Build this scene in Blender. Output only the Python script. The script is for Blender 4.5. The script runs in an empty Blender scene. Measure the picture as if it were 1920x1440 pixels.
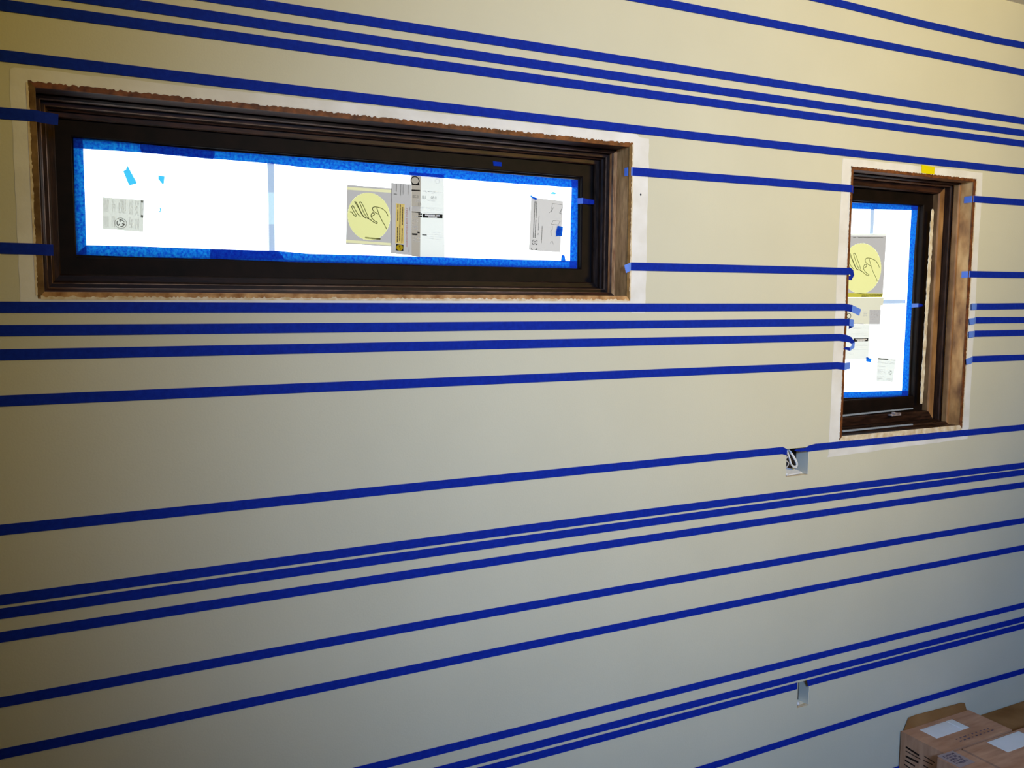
import bpy, bmesh, math, random
from mathutils import Vector, Matrix

# ------------------------------------------------------------------ camera, sky, lamps, exposure
S = bpy.context.scene
COL = S.collection
cam_data = bpy.data.cameras.new('camera')
cam = bpy.data.objects.new('camera', cam_data)
COL.objects.link(cam)
cam_data.sensor_fit = 'HORIZONTAL'
cam_data.sensor_width = 36.0
cam_data.lens = 31.22
cam_data.clip_start = 0.02
cam.matrix_world = Matrix(((0.887025, 0.039738, -0.460008, 0.000000), (-0.461672, 0.090837, -0.882388, -1.707270), (0.006721, 0.995073, 0.098920, 1.580000), (0.000000, 0.000000, 0.000000, 1.000000)))
S.camera = cam

world = bpy.data.worlds.new('overcast_sky')
S.world = world
world.use_nodes = True
wn = world.node_tree.nodes
wn['Background'].inputs['Color'].default_value = (0.93, 0.97, 1.0, 1)
wn['Background'].inputs['Strength'].default_value = 3.0


# a warm ceiling spot and an added cool spot imitating daylight, no doorway built
def spot_lamp(name, loc, target, half, power, colour, size):
    d = bpy.data.lights.new(name, 'SPOT')
    d.energy, d.color, d.spot_size, d.spot_blend, d.shadow_soft_size = power, colour, 2 * half, 1.0, size
    o = bpy.data.objects.new(name, d)
    COL.objects.link(o)
    o.location = loc
    o.rotation_euler = (Vector(target) - Vector(loc)).to_track_quat('-Z', 'Y').to_euler()
    return o


spot_lamp('ceiling_spot', (2.071, -2.60, 2.35), (1.536, 0, 2.30), 0.764, 220, (1.0, 0.706, 0.09), 0.12)
spot_lamp('cool_fill_spot', (0.323, -3.00, 2.20), (1.879, 0, 1.32), 0.637, 385, (0.302, 0.515, 1.0), 0.25)  # added cool fill, hung inside the room

S.view_settings.view_transform = 'Standard'
S.view_settings.look = 'None'
S.view_settings.gamma = 1.0
S.view_settings.use_curve_mapping = False
S.view_settings.exposure = 0.0

random.seed(7)


# ------------------------------------------------------------------ materials
def lin(c):
    return tuple(((v / 255) / 12.92 if v / 255 <= 0.04045 else ((v / 255 + 0.055) / 1.055) ** 2.4) for v in c) + (1.0,)


def principled(name, rgb, rough=0.6, noise=None, noise_scale=20, bump=0.0, bump_scale=200, spec=0.5, metallic=0.0, stretch=(1, 1, 1), detail=4):
    m = bpy.data.materials.new(name)
    m.use_nodes = True
    nt = m.node_tree
    b = nt.nodes['Principled BSDF']
    b.inputs['Base Color'].default_value = lin(rgb)
    b.inputs['Roughness'].default_value = rough
    b.inputs['Specular IOR Level'].default_value = spec
    b.inputs['Metallic'].default_value = metallic
    tc = nt.nodes.new('ShaderNodeTexCoord')
    mp = nt.nodes.new('ShaderNodeMapping')
    mp.inputs['Scale'].default_value = stretch
    nt.links.new(tc.outputs['Object'], mp.inputs['Vector'])
    if noise:
        n = nt.nodes.new('ShaderNodeTexNoise')
        n.inputs['Scale'].default_value = noise_scale
        n.inputs['Detail'].default_value = detail
        nt.links.new(mp.outputs['Vector'], n.inputs['Vector'])
        r = nt.nodes.new('ShaderNodeValToRGB')
        r.color_ramp.elements[0].position = 0.3
        r.color_ramp.elements[1].position = 0.7
        r.color_ramp.elements[0].color = lin(noise[0])
        r.color_ramp.elements[1].color = lin(noise[1])
        for k, (pos, c) in enumerate(noise[2:]):
            e = r.color_ramp.elements.new(pos)
            e.color = lin(c)
        nt.links.new(n.outputs['Fac'], r.inputs['Fac'])
        nt.links.new(r.outputs['Color'], b.inputs['Base Color'])
    if bump:
        n2 = nt.nodes.new('ShaderNodeTexNoise')
        n2.inputs['Scale'].default_value = bump_scale
        n2.inputs['Detail'].default_value = 3
        nt.links.new(mp.outputs['Vector'], n2.inputs['Vector'])
        bp = nt.nodes.new('ShaderNodeBump')
        bp.inputs['Strength'].default_value = bump
        bp.inputs['Distance'].default_value = 0.002
        nt.links.new(n2.outputs['Fac'], bp.inputs['Height'])
        nt.links.new(bp.outputs['Normal'], b.inputs['Normal'])
    return m


def sheet_material(name, front, back, mottled=0.0, scale=90, gloss=0.0):
    """Thin paper or tape: diffuse in front light, translucent in back light (linear transmission colour)."""
    m = bpy.data.materials.new(name)
    m.use_nodes = True
    nt = m.node_tree
    nt.nodes.remove(nt.nodes['Principled BSDF'])
    out = nt.nodes['Material Output']
    d = nt.nodes.new('ShaderNodeBsdfDiffuse')
    d.inputs['Color'].default_value = lin(front)
    t = nt.nodes.new('ShaderNodeBsdfTranslucent')
    t.inputs['Color'].default_value = tuple(back) + (1,)
    a = nt.nodes.new('ShaderNodeAddShader')
    nt.links.new(d.outputs[0], a.inputs[0])
    nt.links.new(t.outputs[0], a.inputs[1])
    last = a
    if mottled:
        tc = nt.nodes.new('ShaderNodeTexCoord')
        n = nt.nodes.new('ShaderNodeTexNoise')
        n.inputs['Scale'].default_value = scale
        n.inputs['Detail'].default_value = 5
        n.inputs['Roughness'].default_value = 0.7
        nt.links.new(tc.outputs['Object'], n.inputs['Vector'])
        r = nt.nodes.new('ShaderNodeValToRGB')
        r.color_ramp.elements[0].position = 0.38
        r.color_ramp.elements[1].position = 0.64
        lo = tuple(v * f for v, f in zip(back, (1 - mottled * 1.2, 1 - mottled, 1 - mottled * 0.35)))
        hi = tuple(v * f for v, f in zip(back, (1 + mottled * 4, 1 + mottled * 1.3, 1 + mottled * 0.2)))
        r.color_ramp.elements[0].color = tuple(max(0, v) for v in lo) + (1,)
        r.color_ramp.elements[1].color = hi + (1,)
        nt.links.new(n.outputs['Fac'], r.inputs['Fac'])
        nt.links.new(r.outputs['Color'], t.inputs['Color'])
    if gloss:
        g = nt.nodes.new('ShaderNodeBsdfGlossy')
        g.inputs['Roughness'].default_value = 0.35
        mx = nt.nodes.new('ShaderNodeMixShader')
        mx.inputs[0].default_value = gloss
        nt.links.new(a.outputs[0], mx.inputs[1])
        nt.links.new(g.outputs[0], mx.inputs[2])
        last = mx
    nt.links.new(last.outputs[0], out.inputs['Surface'])
    return m


def glass_material():
    m = bpy.data.materials.new('clear_glass')
    m.use_nodes = True
    nt = m.node_tree
    nt.nodes.remove(nt.nodes['Principled BSDF'])
    t = nt.nodes.new('ShaderNodeBsdfTransparent')
    t.inputs['Color'].default_value = (0.97, 0.99, 0.98, 1)
    g = nt.nodes.new('ShaderNodeBsdfGlossy')
    g.inputs['Roughness'].default_value = 0.02
    lw = nt.nodes.new('ShaderNodeLayerWeight')
    lw.inputs['Blend'].default_value = 0.5
    pw = nt.nodes.new('ShaderNodeMath')
    pw.operation = 'POWER'
    pw.inputs[1].default_value = 5
    nt.links.new(lw.outputs['Facing'], pw.inputs[0])
    f = nt.nodes.new('ShaderNodeMath')
    f.operation = 'MULTIPLY_ADD'
    f.inputs[1].default_value = 0.5
    f.inputs[2].default_value = 0.02
    nt.links.new(pw.outputs[0], f.inputs[0])
    mx = nt.nodes.new('ShaderNodeMixShader')
    nt.links.new(f.outputs[0], mx.inputs[0])
    nt.links.new(t.outputs[0], mx.inputs[1])
    nt.links.new(g.outputs[0], mx.inputs[2])
    nt.links.new(mx.outputs[0], nt.nodes['Material Output'].inputs['Surface'])
    return m


M = {}
M['wall'] = principled('khaki_wall_paint', (214, 209, 182), 0.75, noise=((211, 206, 179), (217, 212, 185)), noise_scale=3, bump=0.12, bump_scale=260, spec=0.25)
M['sheathing'] = principled('bare_wall_sheathing', (92, 76, 60), 0.9, noise=((80, 66, 50), (104, 86, 68)), noise_scale=6, spec=0.1)
M['primer'] = principled('white_primer', (240, 236, 226), 0.8, noise=((226, 221, 208), (243, 240, 232)), noise_scale=14, bump=0.15, bump_scale=120, spec=0.2)
M['ceiling'] = principled('white_ceiling_paint', (242, 238, 236), 0.9, spec=0.1)
M['floor'] = principled('plywood_subfloor', (112, 90, 68), 0.8, noise=((98, 76, 56), (126, 102, 78)), noise_scale=4, stretch=(1, 8, 1))
M['gypsum'] = principled('cut_gypsum_edge', (232, 214, 178), 0.9, noise=((206, 178, 130), (242, 228, 200)), noise_scale=60, spec=0.1)
M['raw_wood'] = principled('raw_wood_edge', (190, 140, 84), 0.75, noise=((140, 92, 48), (214, 168, 112)), noise_scale=40, stretch=(1, 1, 1), spec=0.2)
M['stained_edge'] = principled('stained_wood_edge', (110, 62, 30), 0.6, noise=((74, 38, 16), (140, 82, 40)), noise_scale=60, spec=0.3)
M['dim_edge'] = principled('dull_board_edge', (122, 92, 52), 0.7, noise=((88, 62, 30), (140, 108, 64)), noise_scale=40, spec=0.2)
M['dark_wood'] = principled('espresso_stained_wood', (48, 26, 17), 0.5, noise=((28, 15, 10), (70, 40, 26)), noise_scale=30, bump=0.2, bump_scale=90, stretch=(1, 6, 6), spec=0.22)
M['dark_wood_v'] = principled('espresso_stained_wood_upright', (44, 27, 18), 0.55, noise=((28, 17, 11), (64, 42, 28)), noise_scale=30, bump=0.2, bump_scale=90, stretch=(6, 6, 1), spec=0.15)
M['lit_brown_wood'] = principled('lit_brown_board', (200, 146, 86), 0.5, noise=((160, 112, 62), (220, 168, 106)), noise_scale=24, bump=0.2, bump_scale=90, stretch=(5, 5, 1), spec=0.22)  # the dark jamb wood, lightened for window light on the right side
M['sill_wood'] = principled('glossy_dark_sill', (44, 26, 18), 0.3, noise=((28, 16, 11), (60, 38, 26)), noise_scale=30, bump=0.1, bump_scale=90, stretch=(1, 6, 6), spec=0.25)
M['lit_tan_mid'] = principled('lit_stop_wood', (160, 116, 70), 0.5, noise=((104, 70, 42), (184, 138, 86), (0.5, (150, 108, 64))), noise_scale=22, stretch=(1, 1, 0.5), spec=0.25, detail=6)  # duller copy of the lit tan tone, for the right-hand stops
M['bead_highlight'] = principled('painted_bead_highlight', (112, 80, 58), 0.5, noise=((72, 48, 34), (140, 104, 78)), noise_scale=40, spec=0.3)  # light caught on the bead edges, painted as thin paler lines
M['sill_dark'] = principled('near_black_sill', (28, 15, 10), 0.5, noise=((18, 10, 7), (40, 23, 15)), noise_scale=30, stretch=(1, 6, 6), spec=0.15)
M['lit_rib_wood'] = principled('lit_reddish_wood', (226, 144, 82), 0.4, noise=((176, 104, 56), (246, 176, 108)), noise_scale=34, bump=0.2, stretch=(6, 6, 1), spec=0.35)  # stop wood with its lit right-side tone painted in
M['lit_tan_wood'] = principled('lit_blotchy_wood', (222, 160, 96), 0.5, noise=((126, 80, 46), (250, 198, 128), (0.5, (206, 148, 86))), noise_scale=19, bump=0.2, bump_scale=90, stretch=(1, 1, 0.55), spec=0.3, detail=7)  # blotchy wood; the window light on the right jamb is in its colour
M['sash_wood'] = principled('dark_sash_wood', (18, 10, 8), 0.6, noise=((12, 7, 5), (26, 15, 11)), noise_scale=30, spec=0.12)
M['torn'] = principled('torn_cream_film', (238, 222, 184), 0.8, noise=((206, 182, 140), (250, 240, 212)), noise_scale=50, spec=0.1)
M['tape'] = sheet_material('blue_painters_tape', (20, 54, 166), (0.001, 0.066, 0.27), mottled=0.75, scale=170)
M['wall_tape'] = principled('blue_crepe_tape', (15, 44, 156), 0.8, noise=((13, 40, 148), (17, 48, 164)), noise_scale=120, bump=0.15, bump_scale=500, spec=0.12)
M['wall_tape_back'] = principled('pale_blue_tape_back', (104, 142, 230), 0.6, spec=0.2)
M['tape_back'] = sheet_material('pale_blue_tape_underside', (110, 148, 232), (0.01, 0.07, 0.26))
M['scrap'] = sheet_material('thin_blue_tape_scrap', (60, 140, 220), (0.02, 0.2, 0.31))
M['pale_strip'] = sheet_material('pale_blue_film_strip', (150, 158, 172), (0.12, 0.155, 0.22))
M['pale_strip_light'] = sheet_material('lighter_blue_film_strip', (150, 165, 180), (0.18, 0.24, 0.28))
M['paper'] = sheet_material('thin_white_paper', (185, 185, 180), (0.21, 0.215, 0.202))
M['paper_grey'] = sheet_material('grey_paper', (130, 126, 124), (0.138, 0.13, 0.128))
M['paper_dim'] = sheet_material('overlap_dimmed_paper', (120, 115, 106), (0.118, 0.102, 0.085))  # one sheet; dimmer light through two overlapping papers is in the colour
M['paper_light'] = sheet_material('translucent_pale_sticker', (190, 192, 188), (0.215, 0.225, 0.215))
M['paper_sheet'] = sheet_material('instruction_sheet_paper', (150, 146, 142), (0.165, 0.155, 0.148))
M['yellow'] = sheet_material('pale_yellow_paper', (186, 182, 116), (0.19, 0.188, 0.092))
M['cream'] = sheet_material('cream_paper_band', (180, 176, 140), (0.195, 0.185, 0.11))
M['gold'] = sheet_material('gold_print_panel', (150, 128, 76), (0.8, 0.68, 0.26))
M['ochre'] = sheet_material('ochre_print', (190, 160, 30), (0.62, 0.5, 0.03))
M['olive'] = sheet_material('olive_print_band', (150, 140, 40), (0.13, 0.12, 0.02))
M['ink'] = principled('black_ink', (34, 32, 30), 0.8, spec=0.1)
M['ink_grey'] = sheet_material('grey_ink', (150, 150, 150), (0.55, 0.55, 0.55))
M['ink_mid'] = sheet_material('mid_grey_ink', (90, 90, 86), (0.2, 0.2, 0.19))
M['ink_olive'] = sheet_material('dark_olive_ink', (96, 92, 58), (0.22, 0.23, 0.12))
M['ink_red'] = sheet_material('red_brown_ink', (130, 60, 50), (0.35, 0.12, 0.1))
M['white_print'] = sheet_material('white_print', (240, 240, 236), (0.29, 0.29, 0.28))
M['yellow_tape'] = principled('yellow_tape', (236, 218, 0), 0.6, spec=0.2)
M['beige'] = sheet_material('beige_paper', (170, 166, 150), (0.18, 0.172, 0.135))
M['sill_sheen'] = principled('painted_sill_sheen', (150, 158, 164), 0.35, spec=0.5)  # sky sheen on the sill faces, put into a pale grey colour
M['stained_rib'] = principled('stained_head_strip', (128, 82, 52), 0.5, noise=((96, 58, 36), (156, 106, 70)), noise_scale=34, stretch=(1, 6, 6), spec=0.25)
M['glass'] = glass_material()
M['box_plastic'] = principled('pale_box_plastic', (250, 242, 214), 0.5, spec=0.3)
M['cable'] = principled('white_cable_sheath', (226, 226, 222), 0.45, spec=0.4)
M['cable_grey'] = principled('grey_wire', (196, 190, 182), 0.5, spec=0.3)
M['card'] = principled('brown_cardboard', (200, 148, 110), 0.85, noise=((184, 132, 96), (214, 164, 126)), noise_scale=9, bump=0.1, spec=0.1, stretch=(1, 5, 1))
M['card_dark'] = principled('olive_brown_cardboard', (150, 104, 56), 0.85, noise=((130, 86, 42), (166, 120, 72)), noise_scale=9, spec=0.1)
M['card_print'] = principled('dark_brown_print', (44, 30, 22), 0.85, spec=0.1)
M['purple_print'] = principled('purple_grey_print', (84, 66, 78), 0.85, noise=((50, 38, 50), (140, 118, 126)), noise_scale=160, spec=0.1)
M['label'] = principled('pale_carton_label', (176, 154, 144), 0.8, spec=0.1)
M['tile'] = principled('white_glazed_tile', (252, 250, 240), 0.35, noise=((246, 244, 232), (254, 252, 244)), noise_scale=12, spec=0.5)
M['metal'] = principled('worn_metal', (190, 176, 168), 0.4, noise=((120, 100, 92), (226, 210, 204)), noise_scale=120, metallic=0.4)
M['cavity_shade'] = principled('painted_cavity_shade', (44, 38, 34), 0.9, spec=0.05)  # near-black colour stands in for shade inside the wall boxes


# ------------------------------------------------------------------ helpers
def obj(name, bm_or_me, mats, parent=None, smooth=False):
    if isinstance(bm_or_me, bmesh.types.BMesh):
        bmesh.ops.recalc_face_normals(bm_or_me, faces=bm_or_me.faces[:])
        me = bpy.data.meshes.new(name)
        bm_or_me.to_mesh(me)
        bm_or_me.free()
    else:
        me = bm_or_me
    for m in (mats if isinstance(mats, (list, tuple)) else [mats]):
        me.materials.append(m)
    if smooth:
        for p in me.polygons:
            p.use_smooth = True
    o = bpy.data.objects.new(name, me)
    COL.objects.link(o)
    if 'print' in name or name in ('bar_lettering', 'ratings', 'corner_marks', 'line_drawing'):
        o['kind'] = 'stuff'
    if parent:
        o.parent = parent
        o.matrix_parent_inverse = parent.matrix_world.inverted() if parent.type != 'EMPTY' else Matrix.Translation(parent.location).inverted()
    return o


def tag(o, label, cat, group=None):
    o['label'] = label
    o['category'] = cat
    if group:
        o['group'] = group
    return o


def thing(name, label, cat, loc, group=None):
    o = bpy.data.objects.new(name, None)
    o.empty_display_size = 0.05
    COL.objects.link(o)
    o.location = loc
    return tag(o, label, cat, group)


def structure(o):
    o['kind'] = 'structure'
    return o


def add_box(bm, x0, x1, y0, y1, z0, z1, mi=0):
    v = [bm.verts.new(p) for p in ((x0, y0, z0), (x1, y0, z0), (x1, y1, z0), (x0, y1, z0), (x0, y0, z1), (x1, y0, z1), (x1, y1, z1), (x0, y1, z1))]
    for f in ((0, 3, 2, 1), (4, 5, 6, 7), (0, 1, 5, 4), (1, 2, 6, 5), (2, 3, 7, 6), (3, 0, 4, 7)):
        bm.faces.new([v[i] for i in f]).material_index = mi


def box(*a):
    bm = bmesh.new()
    add_box(bm, *a)
    return bm


def add_plate(bm, pts, y, t=0.0002, mi=0):
    """A flat polygon in the wall's plane direction: pts are (X, Z), y is its depth, t its thickness away from the room."""
    n = len(pts)
    a = [bm.verts.new((p[0], y, p[1])) for p in pts]
    if t < 0.00028:            # paper, tape film and ink: one sheet that light passes through once
        bm.faces.new(a).material_index = mi
        return
    b = [bm.verts.new((p[0], y + t, p[1])) for p in pts]
    bm.faces.new(a).material_index = mi
    bm.faces.new(b[::-1]).material_index = mi
    for i in range(n):
        j = (i + 1) % n
        bm.faces.new((a[i], b[i], b[j], a[j])).material_index = mi


def plate(pts, y, t=0.0002):
    bm = bmesh.new()
    add_plate(bm, pts, y, t)
    return bm


def stroke(bm, pts, w, y, t=0.00015):
    """A pen stroke of width w along (X, Z) points."""
    for i in range(len(pts) - 1):
        a, b = Vector(pts[i]), Vector(pts[i + 1])
        d = b - a
        if d.length < 1e-6:
            continue
        d.normalize()
        n = Vector((-d.y, d.x)) * (w / 2)
        e = d * (w * 0.25)
        add_plate(bm, [a - e + n, b + e + n, b + e - n, a - e - n], y, t)


def lerp4(q, u, v):
    """Point inside a quad given as TL, TR, BR, BL."""
    tl, tr, br, bl = [Vector(p) for p in q]
    return (tl * (1 - u) + tr * u) * (1 - v) + (bl * (1 - u) + br * u) * v


def sub(q, u0, u1, v0, v1):
    return [lerp4(q, u0, v0), lerp4(q, u1, v0), lerp4(q, u1, v1), lerp4(q, u0, v1)]


def tube(bm, pts, r, seg=8):
    rings = []
    for i, p in enumerate(pts):
        p = Vector(p)
        d = (Vector(pts[min(i + 1, len(pts) - 1)]) - Vector(pts[max(i - 1, 0)])).normalized()
        up = Vector((0, 1, 0)) if abs(d.y) < 0.9 else Vector((1, 0, 0))
        a = d.cross(up).normalized()
        b = d.cross(a).normalized()
        rings.append([bm.verts.new(p + (a * math.cos(2 * math.pi * k / seg) + b * math.sin(2 * math.pi * k / seg)) * r) for k in range(seg)])
    for i in range(len(rings) - 1):
        for k in range(seg):
            bm.faces.new((rings[i][k], rings[i][(k + 1) % seg], rings[i + 1][(k + 1) % seg], rings[i + 1][k]))
    bm.faces.new(rings[0][::-1])
    bm.faces.new(rings[-1])


def smooth_path(pts, n=6):
    """Catmull-Rom through the points (any dimension)."""
    P = [Vector(p) for p in pts]
    P = [P[0] * 2 - P[1]] + P + [P[-1] * 2 - P[-2]]
    out = []
    for i in range(1, len(P) - 2):
        for k in range(n):
            t = k / n
            p0, p1, p2, p3 = P[i - 1], P[i], P[i + 1], P[i + 2]
            out.append(0.5 * ((2 * p1) + (p2 - p0) * t + (2 * p0 - 5 * p1 + 4 * p2 - p3) * t * t + (3 * p1 - p0 - 3 * p2 + p3) * t ** 3))
    out.append(P[-2])
    return out


TW = 0.0187          # tape width
TT = 0.0004          # tape thickness
TY = -0.0019         # how far the tape stands off the wall


def ribbon(name, label, path, parent=None, mats=None, cat='tape', group=None):
    """A strip of tape. path: list of dicts p (x,y,z), optional w (width), a (direction across the strip), m (material of the piece that starts here)."""
    bm = bmesh.new()
    rings = []
    for i, q in enumerate(path):
        p = Vector(q['p'])
        nx = Vector(path[min(i + 1, len(path) - 1)]['p']) - Vector(path[max(i - 1, 0)]['p'])
        a = Vector(q.get('a', (0, 0, 1))).normalized()
        n = nx.cross(a)
        n = n.normalized() if n.length > 1e-9 else Vector((0, -1, 0))
        h = a * (q.get('w', TW) / 2)
        rings.append([bm.verts.new(p + h + n * TT), bm.verts.new(p - h + n * TT), bm.verts.new(p - h), bm.verts.new(p + h)])
    for i in range(len(rings) - 1):
        for k in range(4):
            f = bm.faces.new((rings[i][k], rings[i][(k + 1) % 4], rings[i + 1][(k + 1) % 4], rings[i + 1][k]))
            f.material_index = path[i].get('m', 0)
    bm.faces.new(rings[0][::-1])
    bm.faces.new(rings[-1])
    o = obj(name, bm, mats or [M['wall_tape'], M['wall_tape_back']], parent)
    if label:
        tag(o, label, cat, group)
    return o


def on_wall(pts):
    return [{'p': (x, TY, z)} for x, z in pts]


TAPES = 'horizontal blue tape strips on the wall'


def wall_tape(label, pts, head=None, tail=None):
    return ribbon('masking_tape', label, (head or []) + on_wall(pts) + (tail or []), group=TAPES)


def text_mesh(body, size):
    c = bpy.data.curves.new('text', 'FONT')
    c.body = body
    c.size = size
    c.align_x = 'CENTER'
    c.align_y = 'CENTER'
    c.extrude = 0.0
    o = bpy.data.objects.new('text', c)
    COL.objects.link(o)
    dg = bpy.context.evaluated_depsgraph_get()
    me = bpy.data.meshes.new_from_object(o.evaluated_get(dg))
    bpy.data.objects.remove(o)
    bpy.data.curves.remove(c)
    return me


def add_text(bm, body, centre, y, height, width=None, turn=0.0, mirror=True):
    """Flat lettering in the wall's plane direction, mirrored where it is read from outdoors."""
    me = text_mesh(body, 1.0)
    xs = [v.co.x for v in me.vertices]
    ys = [v.co.y for v in me.vertices]
    w, h = max(xs) - min(xs), max(ys) - min(ys)
    sx = (width / w) if width else height / h
    sy = height / h
    cx, cy = (max(xs) + min(xs)) / 2, (max(ys) + min(ys)) / 2
    c, s = math.cos(turn), math.sin(turn)
    vs = []
    for v in me.vertices:
        px, pz = (v.co.x - cx) * sx * (-1 if mirror else 1), (v.co.y - cy) * sy
        vs.append(bm.verts.new((centre[0] + px * c - pz * s, y, centre[1] + px * s + pz * c)))
    for p in me.polygons:
        try:
            bm.faces.new([vs[i] for i in p.vertices])
        except ValueError:
            pass
    bpy.data.meshes.remove(me)


# ------------------------------------------------------------------ the room
RX0, RX1, RY, RH = -1.6, 4.2, -4.6, 2.44
WIN1 = (-0.0150, 1.1950, 1.5720, 1.9285)        # hole in the drywall
WIN2 = (1.8945, 2.4055, 1.1950, 1.9270)
HOLE1 = (1.7042, 1.7851, 1.1099, 1.1845)
HOLE2 = (1.7785, 1.8224, 0.4598, 0.5327)


def slab_with_holes(bm, x0, x1, z0, z1, y0, y1, holes):
    xs = sorted({x0, x1} | {h[0] for h in holes} | {h[1] for h in holes})
    zs = sorted({z0, z1} | {h[2] for h in holes} | {h[3] for h in holes})

    def open_(i, j):
        if i < 0 or j < 0 or i >= len(xs) - 1 or j >= len(zs) - 1:
            return True
        cx, cz = (xs[i] + xs[i + 1]) / 2, (zs[j] + zs[j + 1]) / 2
        return any(h[0] < cx < h[1] and h[2] < cz < h[3] for h in holes)
    cache = {}

    def V(i, j, y):
        k = (i, j, y)
        if k not in cache:
            cache[k] = bm.verts.new((xs[i], y, zs[j]))
        return cache[k]
    for i in range(len(xs) - 1):
        for j in range(len(zs) - 1):
            if open_(i, j):
                continue
            bm.faces.new((V(i, j, y0), V(i + 1, j, y0), V(i + 1, j + 1, y0), V(i, j + 1, y0)))
            bm.faces.new((V(i, j, y1), V(i, j + 1, y1), V(i + 1, j + 1, y1), V(i + 1, j, y1)))
            for di, dj, e in ((-1, 0, ((i, j), (i, j + 1))), (1, 0, ((i + 1, j), (i + 1, j + 1))), (0, -1, ((i, j), (i + 1, j))), (0, 1, ((i, j + 1), (i + 1, j + 1)))):
                if open_(i + di, j + dj):
                    (a, b), (c, d) = e
                    bm.faces.new((V(a, b, y0), V(c, d, y0), V(c, d, y1), V(a, b, y1))).material_index = 1


bm = bmesh.new()
slab_with_holes(bm, RX0, RX1, 0, RH, 0.0, 0.0127, [WIN1, WIN2, HOLE1, HOLE2])
slab_with_holes(bm, RX0, RX1, 0, RH, 0.095, 0.16, [WIN1, WIN2])
wall_front = structure(obj('wall_front', bm, [M['wall'], M['gypsum']]))
for nm, args, mat in (('wall_left', (RX0 - 0.12, RX0, RY, 0.16, 0, RH), 'sheathing'), ('wall_right', (RX1, RX1 + 0.12, RY, 0.16, 0, RH), 'sheathing'),
                      ('wall_back', (RX0 - 0.12, RX1 + 0.12, RY - 0.12, RY, 0, RH), 'sheathing'),
                      ('floor', (RX0 - 0.12, RX1 + 0.12, RY - 0.12, 0.16, -0.1, 0), 'floor'), ('ceiling', (RX0 - 0.12, RX1 + 0.12, RY - 0.12, 0.16, RH, RH + 0.1), 'ceiling')):
    structure(obj(nm, box(*args), M[mat]))

# white primer bands rolled around the two openings, each a thin raised layer on the drywall
PY = -0.0005


def band(pts, name='primer_band'):
    return obj(name, plate(pts, PY, 0.0004), M['primer'], wall_front)


def wobble(a, b, n, amp):
    a, b = Vector(a), Vector(b)
    d = (b - a).normalized()
    nrm = Vector((-d.y, d.x))
    return [a.lerp(b, i / n) + nrm * random.uniform(-amp, amp) for i in range(n + 1)]


x0, x1, z0, z1 = WIN1
band(wobble((-0.041, z0), (-0.041, z1), 14, .0012) + [(x0, z1), (x0, z0)])
band([(-0.041, z1)] + wobble((-0.040, 1.944), (-0.030, 1.9465), 3, .001) + wobble((-0.028, 1.9470), (1.205, 1.9480), 24, .0010) + [(1.209, 1.9470)] + wobble((1.212, 1.9430), (1.2405, 1.9400), 3, .0008) + [(1.2410, z1)])
band([(x1, z0), (x1, z1)] + wobble((1.2410, z1), (1.2405, z0), 14, .0014))
band([(-0.041, z0), (-0.041, 1.5555), (x1, 1.5555), (x1 + .006, 1.543), (1.2405, 1.543), (1.2405, z0)])
x0, x1, z0, z1 = WIN2
band(wobble((1.8565, z0), (1.8625, z1), 14, .0012) + [(x0, z1), (x0, z0)])
band([(1.8625, z1)] + wobble((1.863, 1.9435), (1.868, 1.9455), 2, .0006) + wobble((1.870, 1.9455), (2.432, 1.9455), 14, .0010) + [(2.433, z1)])
band([(x1, z0), (x1, z1)] + wobble((2.433, z1), (2.436, z0), 14, .0013))
band([(1.8565, z0), (1.8565, 1.158)] + wobble((1.853, 1.1505), (2.434, 1.163), 14, .0012) + [(2.436, z0)])
# screw hole left of the tape by the long window
bm = bmesh.new()
c = (1.2205, 1.8135)
add_plate(bm, [(c[0] + .0022 * math.cos(k * .7854), c[1] + .0026 * math.sin(k * .7854)) for k in range(8)], PY - .0003, .0004)
obj('screw_hole', bm, M['ink'], wall_front)


def ragged(side, a, b, at, depth, seed, mat, wide, name):
    """A torn paper or gypsum edge: straight on the wall side, jagged on the opening side."""
    rnd = random.Random(seed)
    n = max(6, int(abs(b - a) / 0.0032))
    outer = [(a + (b - a) * i / n) for i in range(n + 1)]
    sgn = {'top': -1, 'bottom': 1, 'left': 1, 'right': -1}[side]
    bm = bmesh.new()
    jag = [depth * rnd.random() ** 2 for _ in outer]
    for i in range(n):
        u0, u1 = outer[i], outer[i + 1]
        q = [(u0, at - sgn * wide), (u1, at - sgn * wide), (u1, at + sgn * jag[i + 1]), (u0, at + sgn * jag[i])]
        if side in ('left', 'right'):
            q = [(p[1], p[0]) for p in q]
        add_plate(bm, q, -0.0011, 0.0010)
    return obj(name, bm, M[mat], wall_front)


ragged('top', -0.01, 1.19, WIN1[3], 0.0036, 1, 'primer', 0.004, 'torn_drywall_edge')
ragged('bottom', -0.01, 1.19, WIN1[2], 0.0034, 2, 'gypsum', 0.0035, 'torn_drywall_edge')
ragged('left', 1.575, 1.925, WIN1[0], 0.0018, 3, 'gypsum', 0.003, 'torn_drywall_edge')
ragged('right', 1.575, 1.925, WIN1[1], 0.0018, 4, 'gypsum', 0.003, 'torn_drywall_edge')
ragged('top', 1.898, 2.402, WIN2[3], 0.0024, 5, 'primer', 0.003, 'torn_drywall_edge')
ragged('bottom', 1.898, 2.402, WIN2[2], 0.0040, 6, 'gypsum', 0.005, 'torn_drywall_edge')
ragged('left', 1.20, 1.92, WIN2[0], 0.0015, 8, 'primer', 0.003, 'torn_drywall_edge')
ragged('right', 1.20, 1.92, WIN2[1], 0.0018, 9, 'gypsum', 0.003, 'torn_drywall_edge')


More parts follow.
